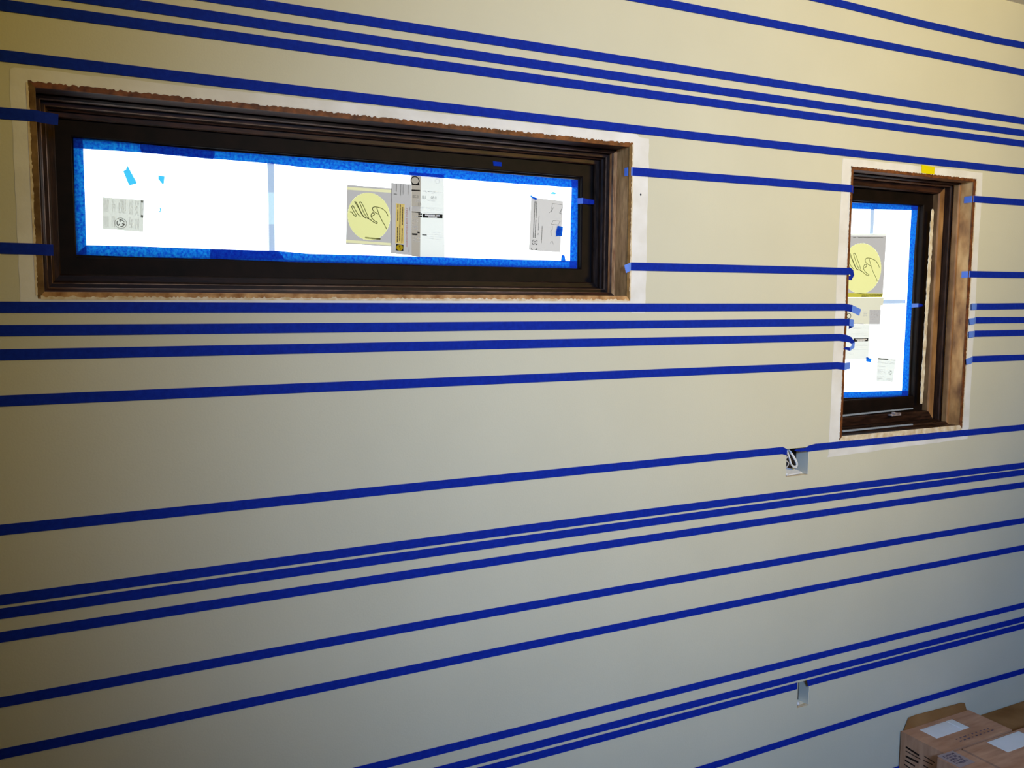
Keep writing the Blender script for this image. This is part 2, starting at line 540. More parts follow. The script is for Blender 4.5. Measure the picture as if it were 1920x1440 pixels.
# ------------------------------------------------------------------ windows
def frame_part(names, outer, inner, profile, mats, root):
    """Four mitred pieces; profile is a closed polygon of (s, depth): s = 0 on the outer rectangle, 1 on the inner one."""
    ox0, ox1, oz0, oz1 = outer
    ix0, ix1, iz0, iz1 = inner

    def rect(s):
        return ox0 + (ix0 - ox0) * s, ox1 + (ix1 - ox1) * s, oz0 + (iz0 - oz0) * s, oz1 + (iz1 - oz1) * s
    for side in ('bottom', 'right', 'top', 'left'):
        bm = bmesh.new()
        A, B = [], []
        for s, d in profile:
            a0, a1, b0, b1 = rect(s)
            p, q = {'bottom': ((a0, b0), (a1, b0)), 'right': ((a1, b0), (a1, b1)), 'top': ((a1, b1), (a0, b1)), 'left': ((a0, b1), (a0, b0))}[side]
            A.append(bm.verts.new((p[0], d, p[1])))
            B.append(bm.verts.new((q[0], d, q[1])))
        n = len(profile)
        for i in range(n):
            j = (i + 1) % n
            bm.faces.new((A[i], A[j], B[j], B[i]))
        bm.faces.new(A[::-1])
        bm.faces.new(B)
        mat = mats if not isinstance(mats, dict) else mats[side]
        obj(names, bm, mat, root)


def window_root(name, rect):
    o = bpy.data.objects.new(name, None)
    COL.objects.link(o)
    o.location = ((rect[0] + rect[1]) / 2, 0.06, rect[2])
    o['kind'] = 'structure'
    return o


DK = {'top': M['dark_wood'], 'bottom': M['sill_dark'], 'left': M['dark_wood_v'], 'right': M['dark_wood_v']}
JB = {'top': M['dark_wood'], 'bottom': M['sill_wood'], 'left': M['dark_wood_v'], 'right': M['lit_brown_wood']}
RB = {'top': M['dark_wood'], 'bottom': M['dark_wood'], 'left': M['dark_wood_v'], 'right': M['lit_rib_wood']}
J1 = (-0.0050, 1.1870, 1.5805, 1.9185)
G1 = (0.0540, 1.1245, 1.6500, 1.8550)
w1 = window_root('window_1', J1)
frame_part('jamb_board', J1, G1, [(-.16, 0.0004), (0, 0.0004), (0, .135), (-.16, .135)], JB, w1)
frame_part('raw_board_edge', J1, G1, [(-.16, -.0006), (0, -.0006), (0.012, .0012), (0.0, .003), (-.16, .0004)], {'top': M['stained_edge'], 'bottom': M['raw_wood'], 'left': M['dim_edge'], 'right': M['dim_edge']}, w1)
frame_part('stop_bead', J1, G1, [(0, .049), (.05, .049), (.10, .053), (.12, .058), (.12, .068), (.09, .071), (0, .071)], RB, w1)
frame_part('edge_highlight', J1, G1, [(.105, .0535), (.123, .0568), (.123, .0595), (.105, .056)], M['bead_highlight'], w1)
frame_part('inner_stop', J1, G1, [(0, .071), (.22, .071), (.24, .073), (.24, .083), (.30, .086), (.30, .096), (0, .096)], DK, w1)
frame_part('edge_highlight', J1, G1, [(.225, .0708), (.243, .0728), (.243, .0745), (.225, .0725)], M['bead_highlight'], w1)
frame_part('glazing_stop', J1, G1, [(0, .096), (.44, .096), (.47, .099), (.47, .107), (0, .107)], DK, w1)
frame_part('sash_rail', J1, G1, [(0, .107), (.90, .107), (.93, .109), (.93, .135), (0, .135)], M['sash_wood'], w1)
frame_part('glazing_bead', J1, G1, [(.93, .1195), (1.0, .1205), (1.0, .135), (.93, .135)], M['sash_wood'], w1)
obj('glass_pane', box(G1[0] - .004, G1[1] + .004, .1215, .1255, G1[2] - .004, G1[3] + .004), M['glass'], w1)

J2 = (1.9040, 2.3965, 1.2040, 1.9185)
G2 = (1.9700, 2.3180, 1.2905, 1.8510)
w2 = window_root('window_2', J2)
TN = {'top': M['stained_rib'], 'bottom': M['sill_wood'], 'left': M['dark_wood_v'], 'right': M['lit_tan_wood']}
TN2 = {'top': M['dark_wood'], 'bottom': M['sill_wood'], 'left': M['dark_wood_v'], 'right': M['lit_tan_mid']}
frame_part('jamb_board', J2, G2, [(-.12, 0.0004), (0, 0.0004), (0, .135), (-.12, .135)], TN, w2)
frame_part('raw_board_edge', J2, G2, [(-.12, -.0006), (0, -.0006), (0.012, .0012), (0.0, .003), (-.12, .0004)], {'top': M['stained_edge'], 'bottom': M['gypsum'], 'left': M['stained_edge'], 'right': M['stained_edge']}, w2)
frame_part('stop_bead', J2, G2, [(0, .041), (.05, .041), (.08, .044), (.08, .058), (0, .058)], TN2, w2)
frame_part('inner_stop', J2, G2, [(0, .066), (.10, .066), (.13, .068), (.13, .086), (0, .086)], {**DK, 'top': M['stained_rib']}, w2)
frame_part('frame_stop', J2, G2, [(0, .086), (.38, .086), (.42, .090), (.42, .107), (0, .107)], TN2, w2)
frame_part('sash_rail', J2, G2, [(0, .107), (.90, .107), (.94, .109), (.94, .135), (0, .135)], M['sash_wood'], w2)
frame_part('glazing_bead', J2, G2, [(.94, .1195), (1.0, .1205), (1.0, .135), (.94, .135)], M['sash_wood'], w2)
obj('glass_pane', box(G2[0] - .004, G2[1] + .004, .1215, .1255, G2[2] - .004, G2[3] + .004), M['glass'], w2)
# torn cream film hanging along the right frame stop of the narrow window
rnd = random.Random(31)
bm = bmesh.new()
fa, fb = (2.3352, 1.8438), (2.3299, 1.2633)
n = 70
prev = None
for i in range(n + 1):
    u = i / n
    z = fa[1] + (fb[1] - fa[1]) * u
    xc = fa[0] + (fb[0] - fa[0]) * u
    w = 0.0065 + rnd.uniform(-.0016, .0016) + (-.003 if i in (0, n) else 0)
    cur = (xc - w + rnd.uniform(-.001, .001), xc + w, z)
    if prev:
        add_plate(bm, [(prev[0], prev[2]), (prev[1], prev[2]), (cur[1], z), (cur[0], z)], 0.0845, 0.0012)
    prev = cur
obj('torn_film_strip', bm, M['torn'], w2)
for (xa, za), (xb, zb), yy in (((1.9912, 1.2454), (2.2927, 1.2509), .0835), ((1.9406, 1.2117), (2.2278, 1.2135), .030)):  # painted sky reflections along the sill, modelled as thin strips
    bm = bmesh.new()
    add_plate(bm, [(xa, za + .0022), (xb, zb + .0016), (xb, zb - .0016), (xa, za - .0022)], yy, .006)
    obj('sheen_strip', bm, M['sill_sheen'], w2)
# little sash lock on the sill side of the frame
bm = bmesh.new()
c = (2.2041, 1.2391)
add_box(bm, c[0] - .019, c[0] + .021, .070, .086, c[1] - .004, c[1] + .001)
add_box(bm, c[0] - .012, c[0] - .002, .066, .078, c[1] + .001, c[1] + .007)
add_box(bm, c[0] + .004, c[0] + .018, .068, .074, c[1] - .002, c[1] + .005)
o = obj('sash_lock', bm, M['metal'], w2)
bv = o.modifiers.new('bevel', 'BEVEL')
bv.width = 0.001
bv.segments = 2

# ------------------------------------------------------------------ blue tape rows on the wall, from the top
XL, XR = -0.30, 3.05
wall_tape('topmost blue tape row, crossing only the top right corner of the photo', [(-0.3000, 2.3546), (0.0045, 2.3510), (0.3091, 2.3474), (0.6136, 2.3438), (0.9182, 2.3402), (1.2227, 2.3366), (1.5273, 2.3330), (1.8318, 2.3295), (2.1364, 2.3238), (2.4409, 2.3224), (2.7455, 2.3280), (3.0500, 2.3313)])
wall_tape('second blue tape row from the top, widely spaced under the corner one', [(-0.3000, 2.2441), (0.0045, 2.2446), (0.3091, 2.2450), (0.6136, 2.2455), (0.9182, 2.2460), (1.2227, 2.2465), (1.5273, 2.2476), (1.8318, 2.2484), (2.1364, 2.2486), (2.4409, 2.2482), (2.7455, 2.2476), (3.0500, 2.2473)])
wall_tape('upper tape of the three close blue rows near the ceiling', [(-0.3000, 2.1056), (0.0045, 2.1058), (0.3091, 2.1059), (0.6136, 2.1060), (0.9182, 2.1062), (1.2227, 2.1067), (1.5273, 2.1072), (1.8318, 2.1077), (2.1364, 2.1083), (2.4409, 2.1088), (2.7455, 2.1093), (3.0500, 2.1094)])
wall_tape('middle tape of the three close blue rows near the ceiling', [(-0.3000, 2.0738), (0.0045, 2.0733), (0.3091, 2.0727), (0.6136, 2.0714), (0.9182, 2.0704), (1.2227, 2.0699), (1.5273, 2.0699), (1.8318, 2.0705), (2.1364, 2.0716), (2.4409, 2.0733), (2.7455, 2.0748), (3.0500, 2.0755)])
wall_tape('lower tape of the three close blue rows near the ceiling', [(-0.3000, 2.0431), (0.0045, 2.0427), (0.3091, 2.0423), (0.6136, 2.0413), (0.9182, 2.0405), (1.2227, 2.0401), (1.5273, 2.0401), (1.8318, 2.0406), (2.1364, 2.0414), (2.4409, 2.0427), (2.7455, 2.0438), (3.0500, 2.0443)])
wall_tape('blue tape row running just above the tops of both windows', [(-0.3000, 1.9635), (0.0045, 1.9627), (0.3091, 1.9609), (0.6136, 1.9597), (0.9182, 1.9589), (1.2227, 1.9586), (1.5273, 1.9587), (1.8318, 1.9594), (2.1364, 1.9605), (2.4409, 1.9621), (2.7455, 1.9636), (3.0500, 1.9642)])

e = (0.0277, 1.8705)
wall_tape('upper short blue tape left of the long window, loose end hanging over the frame', [(-0.3000, 1.8700), (-0.2027, 1.8704), (-0.1053, 1.8708), (-0.0080, 1.8717)],
          tail=[{'p': (0.008, 0.002, 1.8705)}, {'p': (e[0], 0.010, e[1]), 'a': (.08, 0, 1)}])
e = (0.0118, 1.6518)
wall_tape('lower short blue tape left of the long window, end lapping over the frame', [(-0.3000, 1.6534), (-0.2033, 1.6532), (-0.1067, 1.6529), (-0.0100, 1.6525)],
          tail=[{'p': (0.001, -0.0005, 1.6515), 'm': 0}, {'p': (e[0], .004, e[1])}])
wall_tape('upper blue tape between the two windows, from long window frame to narrow window', [(1.1955, 1.8642), (1.2960, 1.8648), (1.3965, 1.8656), (1.4970, 1.8664), (1.5975, 1.8671), (1.6980, 1.8674), (1.7985, 1.8676), (1.8990, 1.8679)],
          head=[{'p': (1.1845, .014, 1.8635), 'm': 1}, {'p': (1.1858, .004, 1.8638), 'm': 1}], tail=[{'p': (1.9105, .003, 1.8655)}])
wall_tape('lower blue tape between the windows, its right end curled into a hook', [(1.1960, 1.6491), (1.2956, 1.6494), (1.3951, 1.6497), (1.4947, 1.6500), (1.5943, 1.6503), (1.6939, 1.6504), (1.7934, 1.6505), (1.8930, 1.6506)],
          head=[{'p': (1.1800, -.002, 1.6425), 'a': (-.28, 0, 1), 'm': 1}, {'p': (1.1885, -.004, 1.6462), 'a': (-.12, 0, 1), 'm': 1}],
          tail=[{'p': (1.9060, -.001, 1.6520), 'a': (.05, 0, 1)}, {'p': (1.9150, .000, 1.6480), 'a': (.5, 0, .85), 'w': .017}, {'p': (1.9185, .001, 1.6405), 'a': (1, 0, .15), 'w': .014},
                {'p': (1.9135, .002, 1.6330), 'a': (.6, 0, -.8), 'w': .013}, {'p': (1.9040, .002, 1.6335), 'a': (-.1, 0, -1), 'w': .011}])
ji, jj = (1.9209, 1.5518), (1.9510, 1.5410)
wall_tape('blue tape row directly under the long window, right end bent down into the narrow window', [(-0.3000, 1.5555), (-0.0563, 1.5553), (0.1873, 1.5548), (0.4310, 1.5545), (0.6747, 1.5543), (0.9183, 1.5544), (1.1620, 1.5546), (1.4057, 1.5549), (1.6493, 1.5554), (1.8930, 1.5556)],
          tail=[{'p': (ji[0], -.001, ji[1]), 'a': (.12, 0, 1), 'm': 1}, {'p': (jj[0], -.002, jj[1]), 'a': (.36, 0, .93)}])
ji, jj = (1.9131, 1.5146), (1.9304, 1.5123)
wall_tape('second blue tape row under the long window, right end folded over', [(-0.3000, 1.5168), (-0.0571, 1.5165), (0.1858, 1.5160), (0.4287, 1.5156), (0.6716, 1.5153), (0.9144, 1.5152), (1.1573, 1.5152), (1.4002, 1.5153), (1.6431, 1.5155), (1.8860, 1.5156)],
          tail=[{'p': (ji[0], -.001, ji[1]), 'm': 1}, {'p': (jj[0], .000, jj[1]), 'm': 1}, {'p': (jj[0] + .001, .008, jj[1] - .004)}, {'p': (jj[0] - .004, .012, jj[1] - .007)}])
K = [(1.9037, 1.4716), (1.9180, 1.4678), (1.9287, 1.4589), (1.9283, 1.4488), (1.9176, 1.4425), (1.8992, 1.4458)]
wall_tape('third blue tape row under the long window, right end curled in a loop', [(-0.3000, 1.4762), (-0.0580, 1.4761), (0.1840, 1.4759), (0.4260, 1.4757), (0.6680, 1.4756), (0.9100, 1.4754), (1.1520, 1.4753), (1.3940, 1.4751), (1.6360, 1.4750), (1.8780, 1.4750)],
          tail=[{'p': (K[0][0], TY, K[0][1]), 'a': (.1, 0, 1)}, {'p': (K[1][0], -.002, K[1][1]), 'a': (.5, 0, .85), 'w': .016}, {'p': (K[2][0], -.003, K[2][1]), 'a': (1, 0, .3), 'w': .013, 'm': 1},
                {'p': (K[3][0], -.003, K[3][1]), 'a': (.9, 0, -.5), 'w': .012, 'm': 1}, {'p': (K[4][0], -.002, K[4][1]), 'a': (.2, 0, -1), 'w': .010}, {'p': (K[5][0], -.001, K[5][1]), 'a': (-.5, 0, -1), 'w': .007}])
ji, jj = (1.9023, 1.3960), (1.9244, 1.3975)
wall_tape('fourth blue tape row under the long window, set apart below the close ones', [(-0.3000, 1.3986), (-0.0584, 1.3987), (0.1831, 1.3991), (0.4247, 1.3994), (0.6662, 1.3995), (0.9078, 1.3996), (1.1493, 1.3997), (1.3909, 1.3996), (1.6324, 1.3994), (1.8740, 1.3993)],
          tail=[{'p': (ji[0], -.001, ji[1]), 'm': 1}, {'p': (jj[0], .001, jj[1])}])
wall_tape('upper blue tape right of the narrow window, end stuck onto the brown jamb', [(2.3985, 1.8687), (2.5288, 1.8696), (2.6591, 1.8710), (2.7894, 1.8715), (2.9197, 1.8720), (3.0500, 1.8725)],
          head=[{'p': (2.3950, .027, 1.868), 'm': 1}, {'p': (2.3955, .004, 1.8683), 'm': 1}])
wall_tape('second blue tape right of the narrow window, end stuck onto the brown jamb', [(2.3985, 1.6519), (2.5288, 1.6524), (2.6591, 1.6535), (2.7894, 1.6539), (2.9197, 1.6542), (3.0500, 1.6546)],
          head=[{'p': (2.3950, .022, 1.651), 'm': 1}, {'p': (2.3955, .003, 1.6512), 'm': 1}])
for key, lab, pa, pb, tilt in (('I3', 'third blue tape right of the narrow window, uppermost of three close ones', (2.4091, 1.5570), (2.4285, 1.5570), -.10),
                              ('J3', 'fourth blue tape right of the narrow window, pale end folded back', (2.4033, 1.5131), (2.4274, 1.5145), -.25),
                              ('K3', 'fifth blue tape right of the narrow window, lowest of three close ones', (2.4042, 1.4754), (2.4260, 1.4758), -.08),
                              ('L3', 'lowest blue tape right of the narrow window, apart below the rest', (2.3992, 1.3950), (2.4232, 1.3975), -.2)):
    pts = {'I3': [(2.5124, 1.5574), (2.6199, 1.5586), (2.7275, 1.5593), (2.8350, 1.5597), (2.9425, 1.5600), (3.0500, 1.5604)], 'J3': [(2.5163, 1.5167), (2.6230, 1.5165), (2.7298, 1.5164), (2.8365, 1.5164), (2.9433, 1.5163), (3.0500, 1.5163)], 'K3': [(2.5200, 1.4769), (2.6260, 1.4769), (2.7320, 1.4769), (2.8380, 1.4769), (2.9440, 1.4769), (3.0500, 1.4769)], 'L3': [(2.5272, 1.4011), (2.6317, 1.4005), (2.7363, 1.4002), (2.8409, 1.4000), (2.9454, 1.3998), (3.0500, 1.3997)]}[key]
    z = pts[0][1]
    wall_tape(lab, [(pb[0] + .010, z)] + pts, head=[{'p': (pa[0], -.006, pa[1]), 'a': (tilt, 0, 1), 'm': 1}, {'p': (pb[0], -.0045, pb[1]), 'a': (tilt * .4, 0, 1), 'm': 1}])
mm = [(1.6872, 1.1809), (1.7052, 1.1760)]
wall_tape('blue tape row under the narrow window, left length ending at the wire box hole', [(-0.3000, 1.1787), (-0.0515, 1.1792), (0.1970, 1.1803), (0.4455, 1.1812), (0.6940, 1.1819), (0.9425, 1.1824), (1.1910, 1.1826), (1.4395, 1.1827), (1.6880, 1.1825)],
          tail=[{'p': (mm[1][0], .000, mm[1][1]), 'w': .0165}])
mm = [(1.7382, 1.1777), (1.7574, 1.1777), (1.7689, 1.1783), (1.7823, 1.1802)]
wall_tape('blue tape row under the narrow window, right length starting twisted at the wire box hole', [(1.8050, 1.1824), (2.0540, 1.1819), (2.3030, 1.1812), (2.5520, 1.1803), (2.8010, 1.1795), (3.0500, 1.1791)],
          head=[{'p': (mm[0][0], .006, mm[0][1]), 'w': .003}, {'p': (mm[1][0], .004, mm[1][1]), 'w': .009}, {'p': (mm[2][0], -.0005, mm[2][1]), 'w': .008}, {'p': (mm[3][0], -.001, mm[3][1]), 'w': .0165}])
wall_tape('upper tape of the three close blue rows below the wire box', [(-0.3000, 1.0567), (0.0045, 1.0581), (0.3091, 1.0603), (0.6136, 1.0619), (0.9182, 1.0629), (1.2227, 1.0634), (1.5273, 1.0633), (1.8318, 1.0627), (2.1364, 1.0615), (2.4409, 1.0597), (2.7455, 1.0575), (3.0500, 1.0567)])
wall_tape('middle tape of the three close blue rows below the wire box', [(-0.3000, 1.0329), (0.0045, 1.0341), (0.3091, 1.0360), (0.6136, 1.0375), (0.9182, 1.0386), (1.2227, 1.0391), (1.5273, 1.0393), (1.8318, 1.0390), (2.1364, 1.0382), (2.4409, 1.0370), (2.7455, 1.0354), (3.0500, 1.0349)])
wall_tape('lower tape of the three close blue rows below the wire box', [(-0.3000, 0.9915), (0.0045, 0.9930), (0.3091, 0.9954), (0.6136, 0.9972), (0.9182, 0.9985), (1.2227, 0.9992), (1.5273, 0.9994), (1.8318, 0.9990), (2.1364, 0.9980), (2.4409, 0.9965), (2.7455, 0.9945), (3.0500, 0.9938)])
wall_tape('upper of two widely spaced blue tape rows in the lower wall', [(-0.3000, 0.8764), (0.0045, 0.8780), (0.3091, 0.8806), (0.6136, 0.8825), (0.9182, 0.8837), (1.2227, 0.8843), (1.5273, 0.8843), (1.8318, 0.8836), (2.1364, 0.8823), (2.4409, 0.8804), (2.7455, 0.8778), (3.0500, 0.8769)])
wall_tape('lower of two widely spaced blue tape rows in the lower wall', [(-0.3000, 0.7839), (0.0045, 0.7856), (0.3091, 0.7882), (0.6136, 0.7902), (0.9182, 0.7916), (1.2227, 0.7925), (1.5273, 0.7927), (1.8318, 0.7924), (2.1364, 0.7915), (2.4409, 0.7901), (2.7455, 0.7880), (3.0500, 0.7873)])
wall_tape('upper tape of the three blue rows above the narrow slot near the cartons', [(-0.3000, 0.5932), (0.0045, 0.5935), (0.3091, 0.5938), (0.6136, 0.5941), (0.9182, 0.5944), (1.2227, 0.5953), (1.5273, 0.5958), (1.8318, 0.5960), (2.1364, 0.5960), (2.4409, 0.5956), (2.7455, 0.5950), (3.0500, 0.5947)])
wall_tape('middle blue tape passing right over the top of the narrow slot', [(-0.3000, 0.5485), (0.0045, 0.5487), (0.3091, 0.5488), (0.6136, 0.5490), (0.9182, 0.5491), (1.2227, 0.5495), (1.5273, 0.5497), (1.8318, 0.5496), (2.1364, 0.5493), (2.4409, 0.5489), (2.7455, 0.5481), (3.0500, 0.5478)])
uu = [(1.7563, 0.5271), (1.7740, 0.5257)]
wall_tape('blue tape length ending at the left edge of the narrow slot', [(-0.3000, 0.5217), (0.0442, 0.5221), (0.3883, 0.5224), (0.7325, 0.5228), (1.0767, 0.5236), (1.4208, 0.5245), (1.7650, 0.5251)], tail=[{'p': (uu[1][0], TY, uu[1][1])}])
uu = (1.8118, 0.5241)
wall_tape('blue tape length starting at the right edge of the narrow slot', [(1.8320, 0.5251), (2.0756, 0.5252), (2.3192, 0.5251), (2.5628, 0.5248), (2.8064, 0.5244), (3.0500, 0.5242)], head=[{'p': (uu[0], TY, uu[1]), 'a': (-.3, 0, 1)}])
wall_tape('blue tape row running just above the tile cartons', [(-0.3000, 0.3588), (0.0045, 0.3604), (0.3091, 0.3621), (0.6136, 0.3637), (0.9182, 0.3654), (1.2227, 0.3670), (1.5273, 0.3687), (1.8318, 0.3719), (2.1364, 0.3744), (2.4409, 0.3738), (2.7455, 0.3702), (3.0500, 0.3681)])
wall_tape('lowest blue tape row, passing behind the tile cartons', [(-0.30, .1795), (1.0, .1795), (2.1, .1795), (3.05, .1795)])

y = [(2.1668, 1.9495), (2.2224, 1.9477), (2.2219, 1.9263), (2.1685, 1.9271)]
tag(obj('yellow_tape', plate(y, -0.0017, .0005), M['yellow_tape']), 'small square of yellow tape above the narrow window', 'tape')

# ------------------------------------------------------------------ tape on the panes
PT = 0.1178          # depth of the first layer of tape on the glass
PANE = 'blue tape edging on the long window pane'
PANE2 = 'blue tape edging on the narrow window pane'


def pane_tape(label, pts, layer=0, group=None, mat='tape', name='pane_tape'):
    return tag(obj(name, plate(pts, PT - 0.0005 * layer, 0.00025), M[mat]), label, 'tape', group)


pane_tape('left length of tape along the top of the long window pane', [(0.0533, 1.8609), (0.1645, 1.8576), (0.2979, 1.8548), (0.2987, 1.8472), (0.2945, 1.8393), (0.1640, 1.8419), (0.0673, 1.8408), (0.0525, 1.8405)], 0, PANE)
pane_tape('long right length of tape along the top of the long window pane', [(0.1645, 1.8576), (0.2959, 1.8551), (0.4833, 1.8562), (0.7771, 1.8545), (1.0891, 1.8536), (1.1228, 1.8534), (1.1224, 1.8347), (1.0894, 1.8346), (0.9481, 1.8343), (0.8089, 1.8348), (0.7025, 1.8357), (0.4830, 1.8359), (0.3974, 1.8392), (0.2955, 1.8399), (0.1672, 1.8415), (0.1647, 1.8486)], 1, PANE)
pane_tape('tape down the left edge of the long window pane', [(0.0528, 1.8595), (0.0680, 1.8598), (0.0682, 1.8399), (0.0680, 1.7635), (0.0671, 1.6669), (0.0669, 1.6494), (0.0492, 1.6495), (0.0506, 1.7433)], 2, PANE)
pane_tape('left length of tape along the bottom of the long window pane', [(0.0488, 1.6494), (0.0543, 1.6549), (0.0671, 1.6674), (0.1748, 1.6679), (0.2861, 1.6667), (0.4162, 1.6668), (0.4236, 1.6590), (0.4299, 1.6496), (0.3159, 1.6478), (0.1694, 1.6477)], 1, PANE)
pane_tape('long right length of tape along the bottom of the long window pane', [(0.2851, 1.6667), (0.4152, 1.6668), (0.4802, 1.6627), (0.7769, 1.6633), (0.9494, 1.6628), (1.1037, 1.6635), (1.1237, 1.6633), (1.1233, 1.6444), (1.0921, 1.6447), (0.7768, 1.6428), (0.4800, 1.6448), (0.2846, 1.6481)], 0, PANE)
pane_tape('tape down the right edge of the long window pane', [(1.1052, 1.8528), (1.1228, 1.8528), (1.1238, 1.7507), (1.1240, 1.6450), (1.1039, 1.6453), (1.1038, 1.7498), (1.1062, 1.8344)], 2, PANE)
pane_tape('short dark doubled tape at the top of the pane over the white paper', [(0.6989, 1.8428), (0.7796, 1.8426), (0.7796, 1.8352), (0.6989, 1.8355)], 3)
pane_tape('largest torn light blue tape scrap on the long window pane', [(0.1420, 1.8166), (0.1437, 1.8119), (0.1571, 1.7849), (0.1440, 1.7797), (0.1418, 1.7835), (0.1339, 1.8054), (0.1386, 1.8086)], 0, None, 'scrap', 'tape_scrap')
pane_tape('small torn light blue tape scrap right of the largest one', [(0.1949, 1.8017), (0.2057, 1.8009), (0.2044, 1.7894), (0.2029, 1.7843), (0.1947, 1.7947)], 0, None, 'scrap', 'tape_scrap')
pane_tape('tiny blue speck of tape above the left end of the pane bottom', [(0.1949, 1.7401), (0.1983, 1.7412), (0.1972, 1.7372), (0.1961, 1.7317), (0.1938, 1.7335), (0.1958, 1.7371)], 0, None, 'scrap', 'tape_scrap')
pane_tape('thin light blue tape scrap above the instruction sheet', [(1.0470, 1.8167), (1.0562, 1.8219), (1.0656, 1.8190), (1.0613, 1.8166)], 0, None, 'scrap', 'tape_scrap')
pane_tape('dark tape bit over the top left corner of the instruction sheet', [(0.9946, 1.8113), (1.0024, 1.8075), (1.0130, 1.8050), (1.0109, 1.7995), (0.9954, 1.8065)], 3, None, 'tape', 'tape_scrap')
pane_tape('dark square tape bit on the right edge of the instruction sheet', [(1.0688, 1.7446), (1.0834, 1.7421), (1.0815, 1.7203), (1.0720, 1.7206), (1.0648, 1.7191), (1.0646, 1.7309)], 3, None, 'tape', 'tape_scrap')
pane_tape('short upright tape bit below the instruction sheet', [(1.0799, 1.6767), (1.0888, 1.6757), (1.0919, 1.6607), (1.0787, 1.6604)], 3, None, 'tape', 'tape_scrap')
s = [(0.8938, 1.8785), (0.9152, 1.8777), (0.9153, 1.8689), (0.8952, 1.8686)]
tag(obj('tape_scrap', plate(s, .1062, .0003), M['tape']), 'dim blue tape scrap on the top rail of the long window', 'tape')
s = (1.1229, 1.8044)
ribbon('tape_scrap', 'blue tape tab sticking out from the right rail of the long window', [{'p': (s[0], .117, s[1]), 'w': .013, 'm': 1}, {'p': (s[0] + .008, .1060, s[1]), 'w': .013}, {'p': (s[0] + .022, .1035, s[1] - .002), 'w': .012}, {'p': (s[0] + .032, .094, s[1] - .003), 'w': .010}])

pane_tape('tape along the top of the narrow window pane', [(2.0094, 1.8494), (2.0455, 1.8494), (2.3115, 1.8578), (2.3104, 1.8417), (2.2847, 1.8411), (2.0466, 1.8322), (2.0105, 1.8316)], 0, PANE2)
pane_tape('tape down the right edge of the narrow window pane', [(2.2835, 1.8571), (2.3115, 1.8578), (2.3054, 1.7222), (2.3056, 1.6112), (2.3070, 1.4509), (2.3111, 1.2852), (2.2814, 1.2866), (2.2822, 1.4352), (2.2838, 1.5728), (2.2832, 1.7216)], 1, PANE2)
pane_tape('tape along the bottom of the narrow window pane', [(1.9889, 1.3104), (2.1647, 1.3047), (2.2826, 1.3023), (2.3087, 1.3016), (2.3100, 1.2844), (2.2816, 1.2836), (2.1658, 1.2871), (1.9899, 1.2938)], 0, PANE2)
pane_tape('small dark blue tape scrap low on the narrow window pane', [(2.1219, 1.4088), (2.1435, 1.4019), (2.1419, 1.3918), (2.1205, 1.3955)], 2, None, 'tape', 'tape_scrap')
s = (2.3079, 1.5586)
ribbon('tape_scrap', 'blue tape tab sticking out from the right rail of the narrow window', [{'p': (s[0] - .004, .116, s[1]), 'w': .012, 'm': 1}, {'p': (s[0] + .012, .1055, s[1] + .001), 'w': .011}, {'p': (s[0] + .032, .1040, s[1] + .001), 'w': .005}])

# pale film strips taped on the outside of the glass
OS = 0.1262
t = thing('film_strip', 'pale upright strip crossing the long window pane, lighter in its middle', 'tape', ((0.4039, 1.6671)[0], OS, 1.66))
for nm, pts, mt in (('strip_end', [(0.4001, 1.8426), (0.4138, 1.8425), (0.4132, 1.7838), (0.4010, 1.7830)], 'pale_strip'), ('strip_middle', [(0.4010, 1.7830), (0.4132, 1.7838), (0.4125, 1.7204), (0.4008, 1.7199)], 'pale_strip_light'), ('strip_end', [(0.4008, 1.7199), (0.4125, 1.7204), (0.4119, 1.6630), (0.4002, 1.6637)], 'pale_strip')):
    obj(nm, plate(pts, OS, .0002), M[mt], t)
tag(obj('film_strip', plate([(2.1219, 1.8418), (2.1373, 1.8418), (2.1369, 1.7664), (2.1225, 1.7658)], OS, .0002), M['pale_strip']), 'pale upright strip at the top of the narrow window pane', 'tape')
tag(obj('film_strip', plate([(2.1891, 1.5756), (2.2882, 1.5768), (2.2891, 1.5649), (2.1888, 1.5639)], OS, .0002), M['pale_strip']), 'pale level strip across the narrow window pane', 'tape')

# ------------------------------------------------------------------ papers on the panes
SH = 0.1192          # depth of the papers
PR = 0.1190          # print on them
PR2 = 0.11885


def disc(bm, c, rx, rz, y, n=40, t=.0001):
    add_plate(bm, [(c[0] + rx * math.cos(2 * math.pi * k / n), c[1] + rz * math.sin(2 * math.pi * k / n)) for k in range(n)], y, t)


def ring(bm, c, rx, rz, w, y, n=28):
    for k in range(n):
        a, b = 2 * math.pi * k / n, 2 * math.pi * (k + 1) / n
        add_plate(bm, [(c[0] + rx * math.cos(a), c[1] + rz * math.sin(a)), (c[0] + rx * math.cos(b), c[1] + rz * math.sin(b)),
                       (c[0] + (rx - w) * math.cos(b), c[1] + (rz - w) * math.sin(b)), (c[0] + (rx - w) * math.cos(a), c[1] + (rz - w) * math.sin(a))], y, .0001)


def lines(bm, q, rows, y, seed, fill=0.6, chop=9):
    """Rows of small unreadable print inside a quad."""
    r = random.Random(seed)
    for i in range(rows):
        v0, v1 = (i + .2) / rows, (i + .2 + fill) / rows
        u = 0.0
        while u < 1:
            l = r.uniform(.35, 1.0) / chop * 2
            e = min(1, u + l)
            if r.random() < .9:
                add_plate(bm, sub(q, u, e, v0, v1), y, .00008)
            u = e + .12 / chop
            if u > .96:
                break


